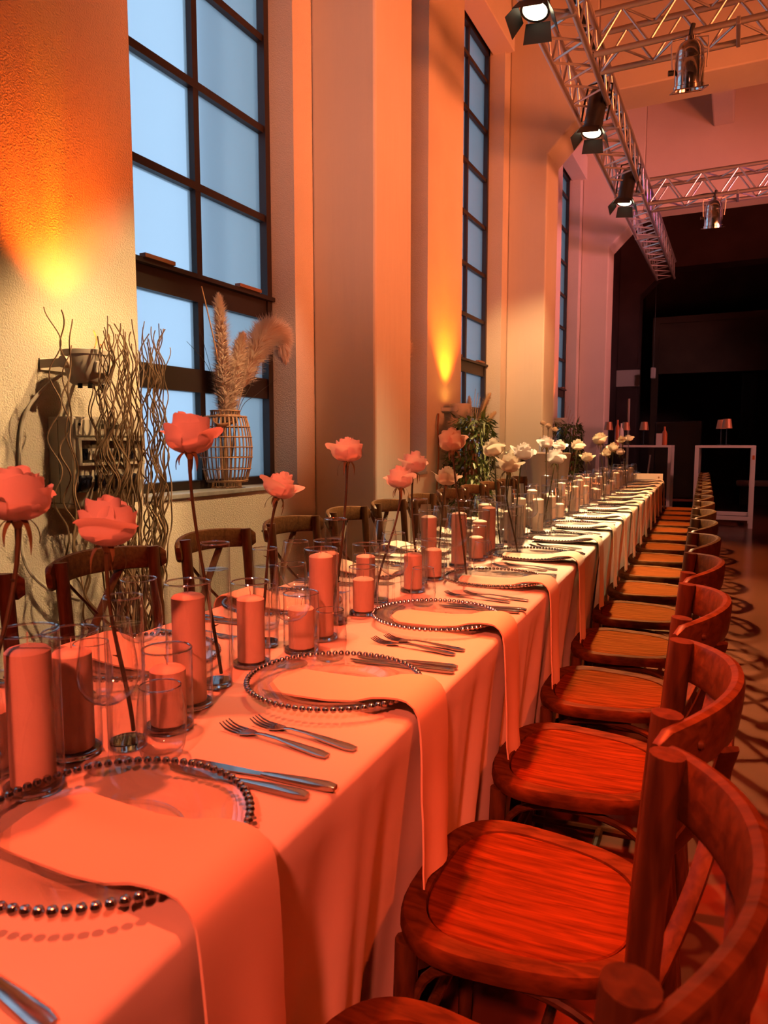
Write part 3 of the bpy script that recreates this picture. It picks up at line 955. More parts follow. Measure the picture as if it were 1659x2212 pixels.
def rose(bloom, base, size, colour, label, seed, tilt=None, single=True):
    """bloom = (u, v, z) of the flower's lower middle; base = (u, v, z) of the stem end in the vase"""
    r = random.Random(seed)
    bl = Vector(T(*bloom)); bs = Vector(T(*base))
    root = empty('rose', tuple(bs))
    tag(root, label, 'rose', 'long-stemmed roses down the middle of the table')
    d = bl - bs
    ax = (Vector((r.uniform(-0.22, 0.22), r.uniform(-0.22, 0.22), 1))).normalized() if tilt is None else Vector(tilt).normalized()
    q = Vector((0, 0, 1)).rotation_difference(ax)
    rot = (q @ Euler((0, 0, r.uniform(0, 6.28))).to_quaternion()).to_euler()
    bloom_o = O('bloom', m_hip, root, tuple(d), rot, size)
    counts = [4, 5, 5, 5]
    a0 = r.uniform(0, 6.28)
    for L in range(4):
        for k in range(counts[L]):
            a = a0 + L * 0.7 + 2 * PI * k / counts[L] + r.uniform(-0.15, 0.15)
            me = PET[colour][L][(k + seed) % len(PET[colour][L])]
            sc = r.uniform(0.92, 1.06)
            O('petal', me, bloom_o, (0, 0, -0.002 * L), (r.uniform(-0.06, 0.06), r.uniform(-0.06, 0.05), a), (sc, sc, sc * r.uniform(0.9, 1.05)))
    for k in range(5):
        O('sepal', m_sepal, bloom_o, (0, 0, -0.003), (0, 0, k * 2 * PI / 5 + a0), (1, 1, r.uniform(0.6, 1.3)))
    # stem
    top = d - ax * 0.014 * size
    c1 = Vector((0, 0, 0)) + d * 0.35 + Vector((r.uniform(-0.012, 0.012), r.uniform(-0.012, 0.012), 0))
    c2 = top - ax * 0.10
    pts = []
    for i in range(15):
        t = i / 14
        pts.append((1 - t) ** 3 * Vector((0, 0, 0)) + 3 * (1 - t) ** 2 * t * c1 + 3 * (1 - t) * t * t * c2 + t ** 3 * top)
    b = B().tube(pts, [0.0034] * 7 + [0.0030] * 6 + [0.0034, 0.0042], 8)
    for i in (3, 6, 8, 11):
        p = pts[i]
        a = r.uniform(0, 6.28)
        e = Vector((math.cos(a), math.sin(a), 0.3)) * 0.010
        b.tube([p, p + e], [0.0024, 0.0004], 5)
    O('stem', b.mesh('stem', M['stem']), root)
    return root

vk = 0
def vase_at(u, v, h, label):
    r = empty('flower_vase', T(u, v, ZT0), (0, 0, DELTA))
    tag(r, label, 'vase', 'cylinder flower vases down the middle of the table')
    g, wt = vase_mesh(h)
    O('glass_cylinder', g, r)
    O('water', wt, r)
    O('rim', m_vrim, r, (0, 0, h))
    O('thick_base', m_vbase, r)
TILTS = {0: (0.05, 0.05, 1), 1: (-0.05, 0.1, 1), 2: (0.28, 0.1, 1), 3: (0.0, 0.05, 1), 4: (-0.05, 0.1, 1), 5: (0.1, 0.0, 1)}
allr = []
for i, ((u, v, h), (px, py, sz)) in enumerate(zip(VASES, ROSES)):
    b_ = at_u(px, py, u + 0.01)
    allr.append((b_, (u, v, h), 'blush', sz))
# leftmost bloom, half out of frame
u0, v0, h0 = -0.80, 0.545, 0.25
b0 = at_u(38, 1118, -0.80)
occupied.append((u0, v0, VR_))
allr.insert(0, (b0, (u0, v0, h0), 'blush', 1.0))
FAR = [(962, 1046, 'cream', 0.95), (977, 972, 'cream', 1.05), (1067, 984, 'cream', 1.1), (1098, 1018, 'cream', 1.1), (1108, 996, 'cream', 1.0), (1128, 990, 'blush', 1.0),
       (1180, 966, 'blush', 1.0), (1198, 1000, 'blush', 1.1), (1208, 972, 'blush', 0.95), (1247, 971, 'cream', 0.95), (1268, 996, 'cream', 1.1), (1296, 958, 'cream', 1.25),
       (1312, 984, 'cream', 1.1), (1324, 974, 'cream', 1.1), (1340, 982, 'blush', 1.1), (1343, 956, 'cream', 1.0), (1358, 952, 'blush', 1.1)]
for i, (px, py, col, sz) in enumerate(FAR):
    u = -0.80 + (0.06 if i % 2 else -0.05)
    b_ = at_u(px, py, u)
    v = min(b_[1], 9.0) + 0.02
    for tr in range(30):
        uu = u + random.uniform(-0.04, 0.04); vv = v + random.uniform(-0.07, 0.07)
        if free(uu, vv, VR_): break
    occupied.append((uu, vv, VR_))
    h = [0.18, 0.27, 0.23, 0.20, 0.25][i % 5]
    allr.append((b_, (uu, vv, h), col, sz))
allr = allr[:7] + sorted(allr[7:], key=lambda a: a[1][1])
for i, (b_, (u, v, h), col, sz) in enumerate(allr):
    vase_at(u, v, h, 'slim water-filled glass vase, %s from the camera' % ordw(i))
    ex = (b_[0] - u) * 0.4
    lim = VR_ - 0.009
    dx = max(-lim, min(lim, -(b_[0] - u) * 0.5)); dy = max(-lim, min(lim, -(b_[1] - v) * 0.5))
    cname = 'blush' if col == 'blush' else 'cream'
    rose(b_, (u + dx, v + dy, ZT0 + 0.018), sz, cname, 'long-stemmed %s rose, %s from the camera along the table' % ('pale pink' if cname == 'blush' else 'cream white', ordw(i)), i + 11, TILTS.get(i - 1))

# more candle jars down the rest of the table
v = 2.28
rj = random.Random(5)
HS = [(0.217, 0.188), (0.135, 0.095), (0.176, 0.138), (0.205, 0.165), (0.135, 0.085)]
q = 0
while v < 9.1:
    for u in (-0.80, -0.885):
        for tr in range(6):
            uu = u + rj.uniform(-0.03, 0.03); vv = v + rj.uniform(-0.06, 0.06)
            if free(uu, vv, JR):
                candle_jar(uu, vv, *HS[rj.randrange(5)])
                break
    v += 0.20
for (uu, vv) in ((-0.885, 0.42), (-0.90, 0.66), (-0.91, 1.06), (-0.905, 1.50), (-0.90, 1.66)):
    if free(uu, vv, JR): candle_jar(uu, vv, *HS[rj.randrange(5)])
jars.sort(key=lambda a: a[1])
for i, (u, v, hj, hc) in enumerate(jars):
    o = O('candle_holder', jar_mesh(hj), None, T(u, v, ZT0), (0, 0, DELTA))
    size = 'tall' if hj > 0.19 else ('medium' if hj > 0.15 else 'short')
    tag(o, '%s clear glass candle cylinder, %s from the camera' % (size, ordw(i)), 'candle holder', 'glass candle cylinders down the middle of the table')
    O('rim', m_jrim, o, (0, 0, hj))
    O('thick_base', m_jbase, o)
    cn = empty('pillar_candle', T(u, v, ZT0 + 0.0095), (0, 0, rj.uniform(0, 6)))
    tag(cn, '%s peach pillar candle inside the %s glass cylinder from the camera' % (size, ordw(i)), 'candle', 'pillar candles in glass cylinders')
    O('candle_body', candle_mesh(hc), cn)
    O('wick', m_wick, cn, (0, 0, hc + 0.003))

# place card at the far end
pc = empty('table_sign', T(-0.60, 9.17, ZT0), (0, 0, DELTA))
tag(pc, 'white tent card standing at the far end of the table', 'sign')
O('card_panel', B().add([(-0.16, 0, 0), (0.16, 0, 0), (0.16, 0.04, 0.095), (-0.16, 0.04, 0.095), (-0.16, 0.003, 0), (0.16, 0.003, 0), (0.16, 0.043, 0.095), (-0.16, 0.043, 0.095)],
    [(0, 1, 2, 3), (5, 4, 7, 6), (0, 4, 5, 1), (3, 2, 6, 7), (0, 3, 7, 4), (1, 5, 6, 2)]).mesh('card', M['card'], False), pc)
O('card_panel', B().add([(-0.16, 0.08, 0), (0.16, 0.08, 0), (0.16, 0.043, 0.095), (-0.16, 0.043, 0.095), (-0.16, 0.083, 0), (0.16, 0.083, 0), (0.16, 0.046, 0.095), (-0.16, 0.046, 0.095)],
    [(0, 3, 2, 1), (4, 5, 6, 7), (0, 1, 5, 4), (3, 7, 6, 2), (0, 4, 7, 3), (1, 2, 6, 5)]).mesh('card', M['card'], False), pc)
O('emblem', B().lathe([(0, 0), (0.010, 0), (0.010, 0.002), (0, 0.002)], 12).bb(-0.0025, 0.0025, -0.022, -0.008, 0, 0.002).mesh('emblem', M['gold'], False), pc, (0.115, 0.020, 0.052), (PI / 2 - 0.40, 0, 0))

# ================================================================== TRUSSES AND STAGE LAMPS
TS, TRr, DRr = 0.31, 0.024, 0.010
TZ0 = 4.35
def truss(name, length, label, pitch=0.42):
    """box truss along local +y, lower chords at z=0, x from 0 to TS"""
    r = empty(name)
    tag(r, label, 'truss', 'aluminium lighting trusses')
    ch = B().tube([(0, 0, 0), (0, length, 0)], TRr, 12).mesh('chord', M['truss'])
    for x in (0, TS):
        for z in (0, TS):
            O('chord', ch, r, (x, 0, z))
    dl = math.hypot(TS, pitch / 2)
    dm = B().tube([(0, 0, 0), (0, 0, dl)], DRr, 8).mesh('brace', M['truss'])
    nseg = int(length / (pitch / 2))
    for i in range(nseg):
        y0 = i * pitch / 2; y1 = y0 + pitch / 2
        up_ = i % 2 == 0
        for face in range(4):
            if face == 0: a, b_ = ((0, y0, 0), (TS, y1, 0))
            elif face == 1: a, b_ = ((0, y0, TS), (TS, y1, TS))
            elif face == 2: a, b_ = ((0, y0, 0), (0, y1, TS))
            else: a, b_ = ((TS, y0, 0), (TS, y1, TS))
            if not up_:
                if face in (0, 1): a, b_ = (TS, a[1], a[2]), (0, b_[1], b_[2])
                else: a, b_ = (a[0], a[1], TS), (b_[0], b_[1], 0)
            d = Vector(b_) - Vector(a)
            O('brace', dm, r, a, d.to_track_quat('Z', 'Y').to_euler())
    for i in range(int(length / 2.1)):
        y = 1.05 + 2.1 * i
        O('coupler', B().box((TS / 2, 0, 0), (TS + 0.05, 0.03, 0.06)).mesh('coupler', M['truss'], False, 0.006), r, (0, y, 0))
    return r
tr1 = truss('lighting_truss', 14.7, 'long aluminium box truss running down the hall above the table')
tr1.location = (-1.51, 0.35, TZ0)
for i, (y, lab) in enumerate(((6.26, 'nearer cross truss joining the long truss at a right angle'), (10.32, 'farther cross truss in front of the dark stage'))):
    t = truss('cross_truss', 5.25, lab)
    t.location = (-1.51 + TS + 0.03, y + TS, TZ0 )
    t.rotation_euler = (0, 0, -PI / 2)
# black supply cable lying along the truss
def wob(n, a):
    return [random.uniform(-a, a) for _ in range(n)]
cab = [(-1.28 + random.uniform(-0.03, 0.03), 0.4 + 0.5 * i, TZ0 + TS + 0.045 + random.uniform(-0.008, 0.02)) for i in range(29)]
tag(O('power_cable', B().tube(cab, 0.022, 8).mesh('power_cable', M['rubber'])), 'thick black cable lying along the top of the long truss', 'cable')
cab = [(-1.15 + 0.32 * i, 10.34 + 0.03 * math.sin(i * 2.1), TZ0 + 0.04 - 0.03 * abs(math.sin(i * 1.3))) for i in range(13)]
tag(O('power_cable', B().tube(cab, 0.010, 6).mesh('power_cable', M['rubber'])), 'thin black cable looped along the farther cross truss', 'cable')

m_body = B().lathe([(0, 0.40), (0.05, 0.40), (0.075, 0.385), (0.085, 0.35), (0.085, 0.02), (0.10, 0.015), (0.10, -0.02), (0.083, -0.02)], 24).mesh('lamp_body', M['black'])
m_lens = B().lathe([(0, 0.004), (0.05, 0.0), (0.083, -0.005)], 24).mesh('lens', M['lens'])
m_door = B().add([(-0.085, 0, 0), (0.085, 0, 0), (0.10, 0, -0.12), (-0.10, 0, -0.12), (-0.085, 0.003, 0), (0.085, 0.003, 0), (0.10, 0.003, -0.12), (-0.10, 0.003, -0.12)],
                 [(0, 1, 2, 3), (5, 4, 7, 6), (0, 4, 5, 1), (3, 2, 6, 7), (0, 3, 7, 4), (1, 5, 6, 2)]).mesh('barn_door', M['black'], False)
m_yoke = B().tube([(-0.115, 0, 0.10), (-0.12, 0, 0.25), (-0.11, 0, 0.46), (0, 0, 0.49), (0.11, 0, 0.46), (0.12, 0, 0.25), (0.115, 0, 0.10)], 0.009, 6).box((0, 0, 0.51), (0.05, 0.06, 0.05)).mesh('yoke', M['black'])
spots = ((1.0, 'off frame near the camera'), (2.95, 'above the second place settings'), (5.02, 'lit at the top edge of the picture'), (7.12, 'midway along the truss'), (9.28, 'farthest along the truss'))
for y, lab in spots:
    r = empty('stage_spotlight', (-1.33, y + 0.0, 4.11), (rad(-14), rad(6), 0))
    tag(r, 'black cylindrical stage spotlight with barn doors, ' + lab, 'spotlight', 'spotlights hanging from the long truss')
    O('lamp_body', m_body, r)
    O('lens', m_lens, r, (0, 0, -0.012))
    O('yoke', m_yoke, r)
    for k in range(4):
        a = k * PI / 2
        O('barn_door', m_door, r, (-math.sin(a) * -0.10, math.cos(a) * -0.10, -0.02), (rad(-32), 0, a))
# silver par cans on the cross trusses
m_par = B().lathe([(0, 0.36), (0.035, 0.36), (0.04, 0.335), (0.075, 0.315), (0.098, 0.27), (0.104, 0.22), (0.104, 0.205), (0.108, 0.20), (0.108, 0.03), (0.115, 0.025), (0.115, 0.0), (0.105, 0.0), (0.102, 0.02)], 32).mesh('par_body', M['chrome'])
m_frame = B().box((0, 0.115, 0), (0.25, 0.02, 0.006)).box((0, -0.115, 0), (0.25, 0.02, 0.006)).box((0.115, 0, 0), (0.02, 0.21, 0.006)).box((-0.115, 0, 0), (0.02, 0.21, 0.006)).mesh('gel_frame', M['chrome'], False, 0.003)
m_pyoke = B().tube([(-0.125, 0, 0.14), (-0.135, 0, 0.3), (-0.13, 0, 0.345), (0, 0, 0.355), (0.13, 0, 0.345), (0.135, 0, 0.3), (0.125, 0, 0.14)], 1.0, 8, True, (0.004, 0.016)).mesh('yoke', M['truss'])
m_tail = B().tube([(0, 0, 0.35), (0.005, 0, 0.39), (0.02, 0.01, 0.44)], 0.018, 8).mesh('tail_cable', M['rubber'])
m_knob = B().lathe([(0, -0.02), (0.02, -0.02), (0.02, 0.02), (0, 0.02)], 10).mesh('knob', M['black'])
for (x, y, lab) in ((-0.455, 6.355, 'hanging under the nearer cross truss'), (-0.39, 10.415, 'hanging against the dark stage')):
    r = empty('par_can', (x, y, TZ0 - 0.375), (rad(16), rad(-3), rad(14)))
    tag(r, 'polished silver par can lamp ' + lab, 'par lamp', 'silver par cans on the cross trusses')
    O('par_body', m_par, r)
    O('gel_frame', m_frame, r, (0, 0, -0.004))
    O('yoke', m_pyoke, r)
    O('tail_cable', m_tail, r)
    O('knob', m_knob, r, (-0.135, 0, 0.13), (0, PI / 2, 0))
tag(O('hanging_rod', B().tube([(-0.72, 9.9, ZC), (-0.70, 9.9, 5.85), (-0.69, 9.9, 5.55)], [0.012, 0.014, 0.02], 8).mesh('hanging_rod', M['black'])), 'thin dark rod hanging from the ceiling behind the first beam', 'rod')

# ================================================================== WALL UPLIGHTS, ELECTRIC BOX, CABLES
def uplight(y, lab, power):
    r = empty('wall_uplight', (XW + 0.16, y, 1.46))
    tag(r, 'grey drum-shaped uplight on a wall bracket, ' + lab, 'uplight', 'uplights on the window piers')
    O('housing', B().lathe([(0, 0), (0.055, 0.0), (0.072, 0.015), (0.092, 0.085), (0.094, 0.118), (0.098, 0.12), (0.098, 0.138), (0.088, 0.142), (0.086, 0.12)], 32).mesh('housing', M['white_plastic']), r)
    O('lens', B().lathe([(0, 0.122), (0.086, 0.122)], 28).mesh('lens', M['uplens']), r)
    O('bracket', B().box((-0.075, -0.10, 0.085), (0.17, 0.006, 0.035)).box((-0.075, 0.10, 0.085), (0.17, 0.006, 0.035)).box((-0.156, 0, 0.085), (0.008, 0.206, 0.05)).mesh('bracket', M['white_plastic'], False, 0.002), r)
    for s in (-1, 1):
        O('knob', B().lathe([(0, -0.015), (0.024, -0.015), (0.024, 0.01), (0, 0.012)], 16).mesh('knob', M['white_plastic']), r, (0.0, s * 0.112, 0.085), (PI / 2, 0, 0))
    O('control_panel', B().box((0.088, 0.0, 0.068), (0.012, 0.075, 0.048)).mesh('control_panel', M['white_plastic'], False, 0.004), r)
    for k, (px, py) in enumerate(((0.05, -0.03), (0.05, 0.03), (0.02, -0.055), (0.02, 0.055))):
        O('foot', B().lathe([(0, -0.016), (0.010, -0.016), (0.010, 0.002), (0, 0.002)], 10).mesh('foot', M['black']), r, (px, py, 0.0))
    spot('uplight_light', (XW + 0.22, y, 1.612), (XW - 0.02, y, 3.0), power * 2.2, (1.0, 0.11, 0.004), 76, 0.9, 0.03)
    spot('uplight_light', (XW + 0.065, y, 1.612), (XW + 0.0, y, 2.45), power * 0.42, (1.0, 0.46, 0.0), 13, 1.0, 0.012)
uplight(bay(0) + 2.445, 'on the nearest pier above the fuse box', 60)
uplight(bay(1) + 2.445, 'on the second pier behind the bamboo', 120)
uplight(bay(2) + 2.445, 'on the far pier beyond the second pillar', 25)

eb = empty('fuse_box', (XW, 2.30, 0.945))
tag(eb, 'light grey electrical distribution box with breakers and sockets on the near pier', 'fuse box')
xb = [(0, 0), (0.10, 0), (0.148, 0.11), (0.148, 0.385), (0, 0.385)]
nb = len(xb)
O('housing', B().add([(x, -0.20, z) for x, z in xb] + [(x, 0.20, z) for x, z in xb], [tuple(range(nb)), tuple(range(2 * nb - 1, nb - 1, -1))] + [(i, i + nb, (i + 1) % nb + nb, (i + 1) % nb) for i in range(nb)]).mesh('housing', M['grey_plastic'], False, 0.008), eb)
O('cover_seam', B().bb(0.0, 0.149, -0.2015, -0.2, 0.02, 0.025).bb(0.060, 0.064, -0.2015, -0.2, 0.02, 0.37).mesh('cover_seam', M['smoke'], False), eb)
lid = O('top_cover', B().bb(0.146, 0.156, -0.19, 0.19, 0.305, 0.375).mesh('top_cover', M['grey_plastic'], False, 0.003), eb)
for yy in (-0.17, 0.17):
    O('screw', B().lathe([(0, 0), (0.006, 0), (0.006, 0.004), (0, 0.004)], 10).mesh('screw', M['black']), lid, (0.154, yy, 0.352), (0, PI / 2, 0))
O('name_plate', B().bb(0.156, 0.158, -0.06, 0.06, 0.335, 0.355).mesh('name_plate', M['smoke'], False), lid)
br = O('breaker_window', B().bb(0.146, 0.166, -0.185, 0.185, 0.180, 0.192).bb(0.146, 0.166, -0.185, 0.185, 0.285, 0.297).bb(0.146, 0.166, -0.185, -0.170, 0.19, 0.29).bb(0.146, 0.166, 0.170, 0.185, 0.19, 0.29).mesh('breaker_window', M['grey_plastic'], False, 0.002), eb)
O('flap', B().bb(0.147, 0.150, -0.17, 0.17, 0.192, 0.285).mesh('flap', M['smoke'], False), br)
for k in range(14):
    yy = -0.145 + 0.0215 * k
    O('breaker', B().bb(0.149, 0.158, yy - 0.0085, yy + 0.0085, 0.205, 0.252).bb(0.157, 0.164, yy - 0.005, yy + 0.005, 0.228, 0.242).mesh('breaker', M['white_plastic'] if k % 4 else M['dark_plastic'], False, 0.001), br)
for k in range(4):
    yy = -0.145 + 0.085 * k
    s_ = O('socket', B().box((0, 0, 0), (0.03, 0.065, 0.075)).mesh('socket', M['dark_plastic'], False, 0.008), eb, (0.135, yy, 0.105), (0, rad(24), 0))
    O('socket_lid', B().lathe([(0, 0), (0.026, 0), (0.028, 0.006), (0.02, 0.012), (0, 0.012)], 18).mesh('socket_lid', M['dark_plastic']), s_, (0.015, 0, 0), (0, PI / 2, 0))
cab = [(XW + 0.10, 2.10, 1.50), (XW + 0.05, 2.05, 1.44), (XW + 0.02, 1.985, 1.34), (XW + 0.015, 1.955, 1.2), (XW + 0.02, 1.95, 1.0), (XW + 0.015, 1.94, 0.85), (XW + 0.03, 1.95, 0.72), (XW + 0.06, 2.02, 0.62), (XW + 0.10, 2.14, 0.55)]
tag(O('wall_cable', B().tube(CM['_sp'](cab, 5), 0.0075, 8).mesh('wall_cable', M['white_plastic'])), 'pale cable drooping from the near uplight past the fuse box', 'cable')
cab = [(XW + 0.02, 6.46, 1.50), (XW + 0.03, 6.42, 1.35), (XW + 0.02, 6.47, 1.2), (XW + 0.03, 6.44, 1.0), (XW + 0.02, 6.43, 0.7), (XW + 0.02, 6.43, 0.05)]
tag(O('wall_cable', B().tube(CM['_sp'](cab, 5), 0.008, 8).mesh('wall_cable', M['cane'])), 'brown cable hanging from the second uplight behind the bamboo', 'cable')

# ================================================================== WILLOW BRANCHES BEHIND THE CHAIRS
wr = random.Random(21)
wb = empty('willow_branch_bundle', (-2.30, 2.28, 0))
tag(wb, 'tall bundle of curly willow branches standing against the near pier', 'branches')
O('bucket', B().lathe([(0, 0), (0.13, 0), (0.15, 0.02), (0.17, 0.30), (0.175, 0.31), (0.165, 0.31), (0.15, 0.05), (0, 0.05)], 28).mesh('bucket', M['pot']), wb)
NBR = 62
for k in range(NBR):
    if k < 4: yc = wr.uniform(-0.34, -0.20)
    elif k < 8: yc = wr.uniform(0.19, 0.26)
    else: yc = wr.uniform(-0.165, 0.185)
    xc = wr.uniform(-0.10, 0.06)
    top = wr.uniform(1.57, 1.73) if k > 6 else wr.uniform(1.60, 1.74)
    A = wr.uniform(0.012, 0.021); lam = wr.uniform(0.19, 0.25)
    ph, ph2 = wr.uniform(0, 6.28), wr.uniform(0, 6.28)
    pts = []
    ns = 96
    for i in range(ns + 1):
        t = i / ns
        z = 0.06 + (top - 0.06) * t
        spread = 0.28 + 0.72 * min(1, t * 2.1)
        amp = A * min(1, 0.3 + 2 * t)
        pts.append((xc * spread + amp * 0.8 * math.sin(2 * PI * z / lam * 0.93 + ph2), yc * spread + amp * math.sin(2 * PI * z / lam + ph) + 0.012 * math.sin(2 * PI * z / 0.7 + ph2), z))
    r0 = wr.uniform(0.0040, 0.0056)
    O('branch', B().tube(pts, [r0 * (1.15 - 0.65 * i / ns) for i in range(ns + 1)], 5).mesh('branch', M['twig']), wb)

# ================================================================== RATTAN BASKET AND DRIED GRASSES
def basket(x, y, z, lab):
    r = empty('rattan_basket', (x, y, z))
    tag(r, lab, 'basket')
    H_ = 0.455
    def rad_at(t):
        if t < 0.085: return 0.085
        if t > 0.93: return 0.083
        q = (t - 0.085) / 0.845
        return 0.102 + 0.050 * math.sin(PI * (0.10 + 0.80 * q)) ** 0.9
    NR = 34
    pts = []
    for i in range(13):
        t = 0.085 + 0.845 * i / 12
        pts.append((rad_at(t + (0.001 if i == 0 else -0.001)), 0, H_ * t))
    m = B().tube(pts, 1.0, 6, True, (0.0028, 0.0050)).mesh('rib', M['rattan'])
    m2 = B().tube([(0.084, 0, 0), (0.084, 0, H_ * 0.085)], 0.003, 6).mesh('rib', M['rattan'])
    m3 = B().tube([(0.083, 0, H_ * 0.93), (0.083, 0, H_)], 0.003, 6).mesh('rib', M['rattan'])
    for k in range(NR):
        O('rib', m, r, (0, 0, 0), (0, 0, 2 * PI * k / NR))
    for k in range(26):
        O('foot_rib', m2, r, (0, 0, 0), (0, 0, 2 * PI * k / 26))
        O('neck_rib', m3, r, (0, 0, 0), (0, 0, 2 * PI * k / 26))
    for t in (0.004, 0.085, 0.10, 0.25, 0.40, 0.53, 0.66, 0.79, 0.92, 0.94, 0.996):
        O('hoop', B().ring(rad_at(t) + 0.003, 0.0038, H_ * t, 40, 6).mesh('hoop', M['rattan']), r)
    O('basket_floor', B().lathe([(0, 0.004), (0.083, 0.004), (0.083, 0.008), (0, 0.008)], 24).mesh('basket_floor', M['rattan']), r)
    hp = []
    for i in range(21):
        a = PI * i / 20
        q = 0.20 * math.sin(a)
        hp.append((q * 0.55, -0.088 * math.cos(a) - q * 0.95, H_ * 0.95 - 0.04 * math.sin(a) - 0.03))
    O('handle', B().tube(hp, 1.0, 8, True, (0.011, 0.006)).mesh('handle', M['leather']), r)
    O('glass_insert', B().lathe([(0, 0.01), (0.055, 0.01), (0.055, 0.38)], 20).mesh('glass_insert', M['glass']), r)
    return r

def plume(name, base, pts, width, lab, grp, seed, nstr=1500, sl=0.075, mat='pampas', droop=0.02, hw=0.0026):
    """pampas plume: a stalk along pts (world, from base) with fine hairs along its upper part"""
    r = random.Random(seed)
    root = empty(name, base)
    tag(root, lab, 'dried grass', grp)
    path = CM['_sp'](pts, 8)
    k = len(path)
    O('stalk', B().tube(path, [0.0042 * (1 - 0.75 * i / k) for i in range(k)], 6).mesh('stalk', M['straw']), root)
    vs = []; fs = []
    s0 = int(k * 0.30)
    for q in range(nstr):
        t = r.random() ** 0.85
        i = s0 + t * (k - 2 - s0)
        i0 = int(i); f = i - i0
        p = path[i0].lerp(path[i0 + 1], f)
        tan = (path[i0 + 1] - path[i0]).normalized()
        a = r.uniform(0, 2 * PI)
        o1 = tan.orthogonal().normalized(); o2 = tan.cross(o1)
        out = o1 * math.cos(a) + o2 * math.sin(a)
        env = math.sin(PI * min(1, 0.12 + 0.88 * t)) ** 0.55 * (1 - 0.25 * t)
        ln = sl * r.uniform(0.6, 1.15) * (0.55 + 0.45 * env)
        sp = width / sl * env * r.uniform(0.6, 3.0)
        d0 = (tan * 1.0 + out * sp * 0.9).normalized()
        p1 = p + d0 * ln * 0.55
        p2 = p1 + (tan * 0.75 + out * sp * 1.2 + Vector((0, 0, -droop * 12 * r.random()))).normalized() * ln * 0.5
        wv = d0.cross(out).normalized() * hw
        if wv.length < 1e-5: continue
        o = len(vs)
        vs += [p - wv, p + wv, p1 - wv * 1.3, p1 + wv * 1.3, p2]
        fs += [(o, o + 1, o + 3, o + 2), (o + 2, o + 3, o + 4)]
    me = B().add(vs, fs).mesh('plume', M[mat], False)
    fo = O('plume', me, root)
    fo['kind'] = 'stuff'
    return root

BX, BY = -2.715, 3.42
basket(BX, BY, ZS, 'barrel-shaped rattan lantern basket on the near window sill')
ps = lambda *a: [Vector(p) for p in a]
gb = (BX, BY, ZS + 0.012)
plume('pampas_stem', gb, ps((0, -0.01, 0), (0.01, -0.02, 0.40), (0.02, -0.04, 0.70), (0.03, -0.075, 1.08)), 0.075, 'upright pale pampas plume in the basket on the near sill', 'dried grasses in the basket', 1, 6500, 0.095)
plume('pampas_stem', gb, ps((0, 0.01, 0), (0.01, 0.02, 0.38), (0.03, 0.06, 0.66), (0.05, 0.11, 0.88)), 0.07, 'short middle pampas plume in the basket on the near sill', 'dried grasses in the basket', 2, 5500, 0.09)
plume('pampas_stem', gb, ps((0, 0.02, 0), (0.03, 0.06, 0.40), (0.06, 0.17, 0.72), (0.09, 0.28, 0.90), (0.10, 0.40, 0.93), (0.105, 0.46, 0.82)), 0.085, 'large drooping pampas plume leaning right from the basket', 'dried grasses in the basket', 3, 9000, 0.13, 'pampas', 0.05)
tag(O('dry_reed', B().tube(CM['_sp'](ps((BX, BY - 0.02, ZS + 0.012), (BX + 0.02, BY - 0.045, 1.50), (BX + 0.03, BY - 0.11, 1.75), (BX + 0.03, BY - 0.22, 2.08)), 6), [0.006 * (1 - 0.025 * i) for i in range(19)], 7).mesh('dry_reed', M['straw'])), 'tall straw-coloured reed rising from the rattan basket', 'dried grass', 'dried grasses in the basket')
for k, (pts, lab) in enumerate((
        (((0, -0.01, 0), (0, -0.04, 0.45), (0.02, -0.17, 0.68), (0.02, -0.34, 0.80)), 'dark twig leaning far left out of the rattan basket'),
        (((0, -0.02, 0), (0, -0.05, 0.45), (-0.01, -0.12, 0.70), (-0.01, -0.21, 0.92)), 'dark twig rising left of the pampas plumes'),
        (((0, 0.0, 0), (0.02, -0.04, 0.45), (0.02, -0.05, 0.62), (0.03, -0.02, 0.80)), 'short dark twig in front of the reed'),
        (((0, 0.02, 0), (0.05, 0.05, 0.42), (0.09, 0.15, 0.62), (0.12, 0.24, 0.85)), 'dark curved twig crossing the drooping pampas plume'),
        (((0, 0.02, 0), (0.05, 0.07, 0.43), (0.09, 0.20, 0.55), (0.12, 0.36, 0.65)), 'dark thin twig pointing right at the window jamb'))):
    path = CM['_sp']([Vector(p) for p in pts], 6)
    tag(O('dark_twig', B().tube(path, [0.0024 * (1 - 0.03 * i) for i in range(len(path))], 5).mesh('dark_twig', M['dark_twig']), None, gb), lab, 'twig', 'dried grasses in the basket')

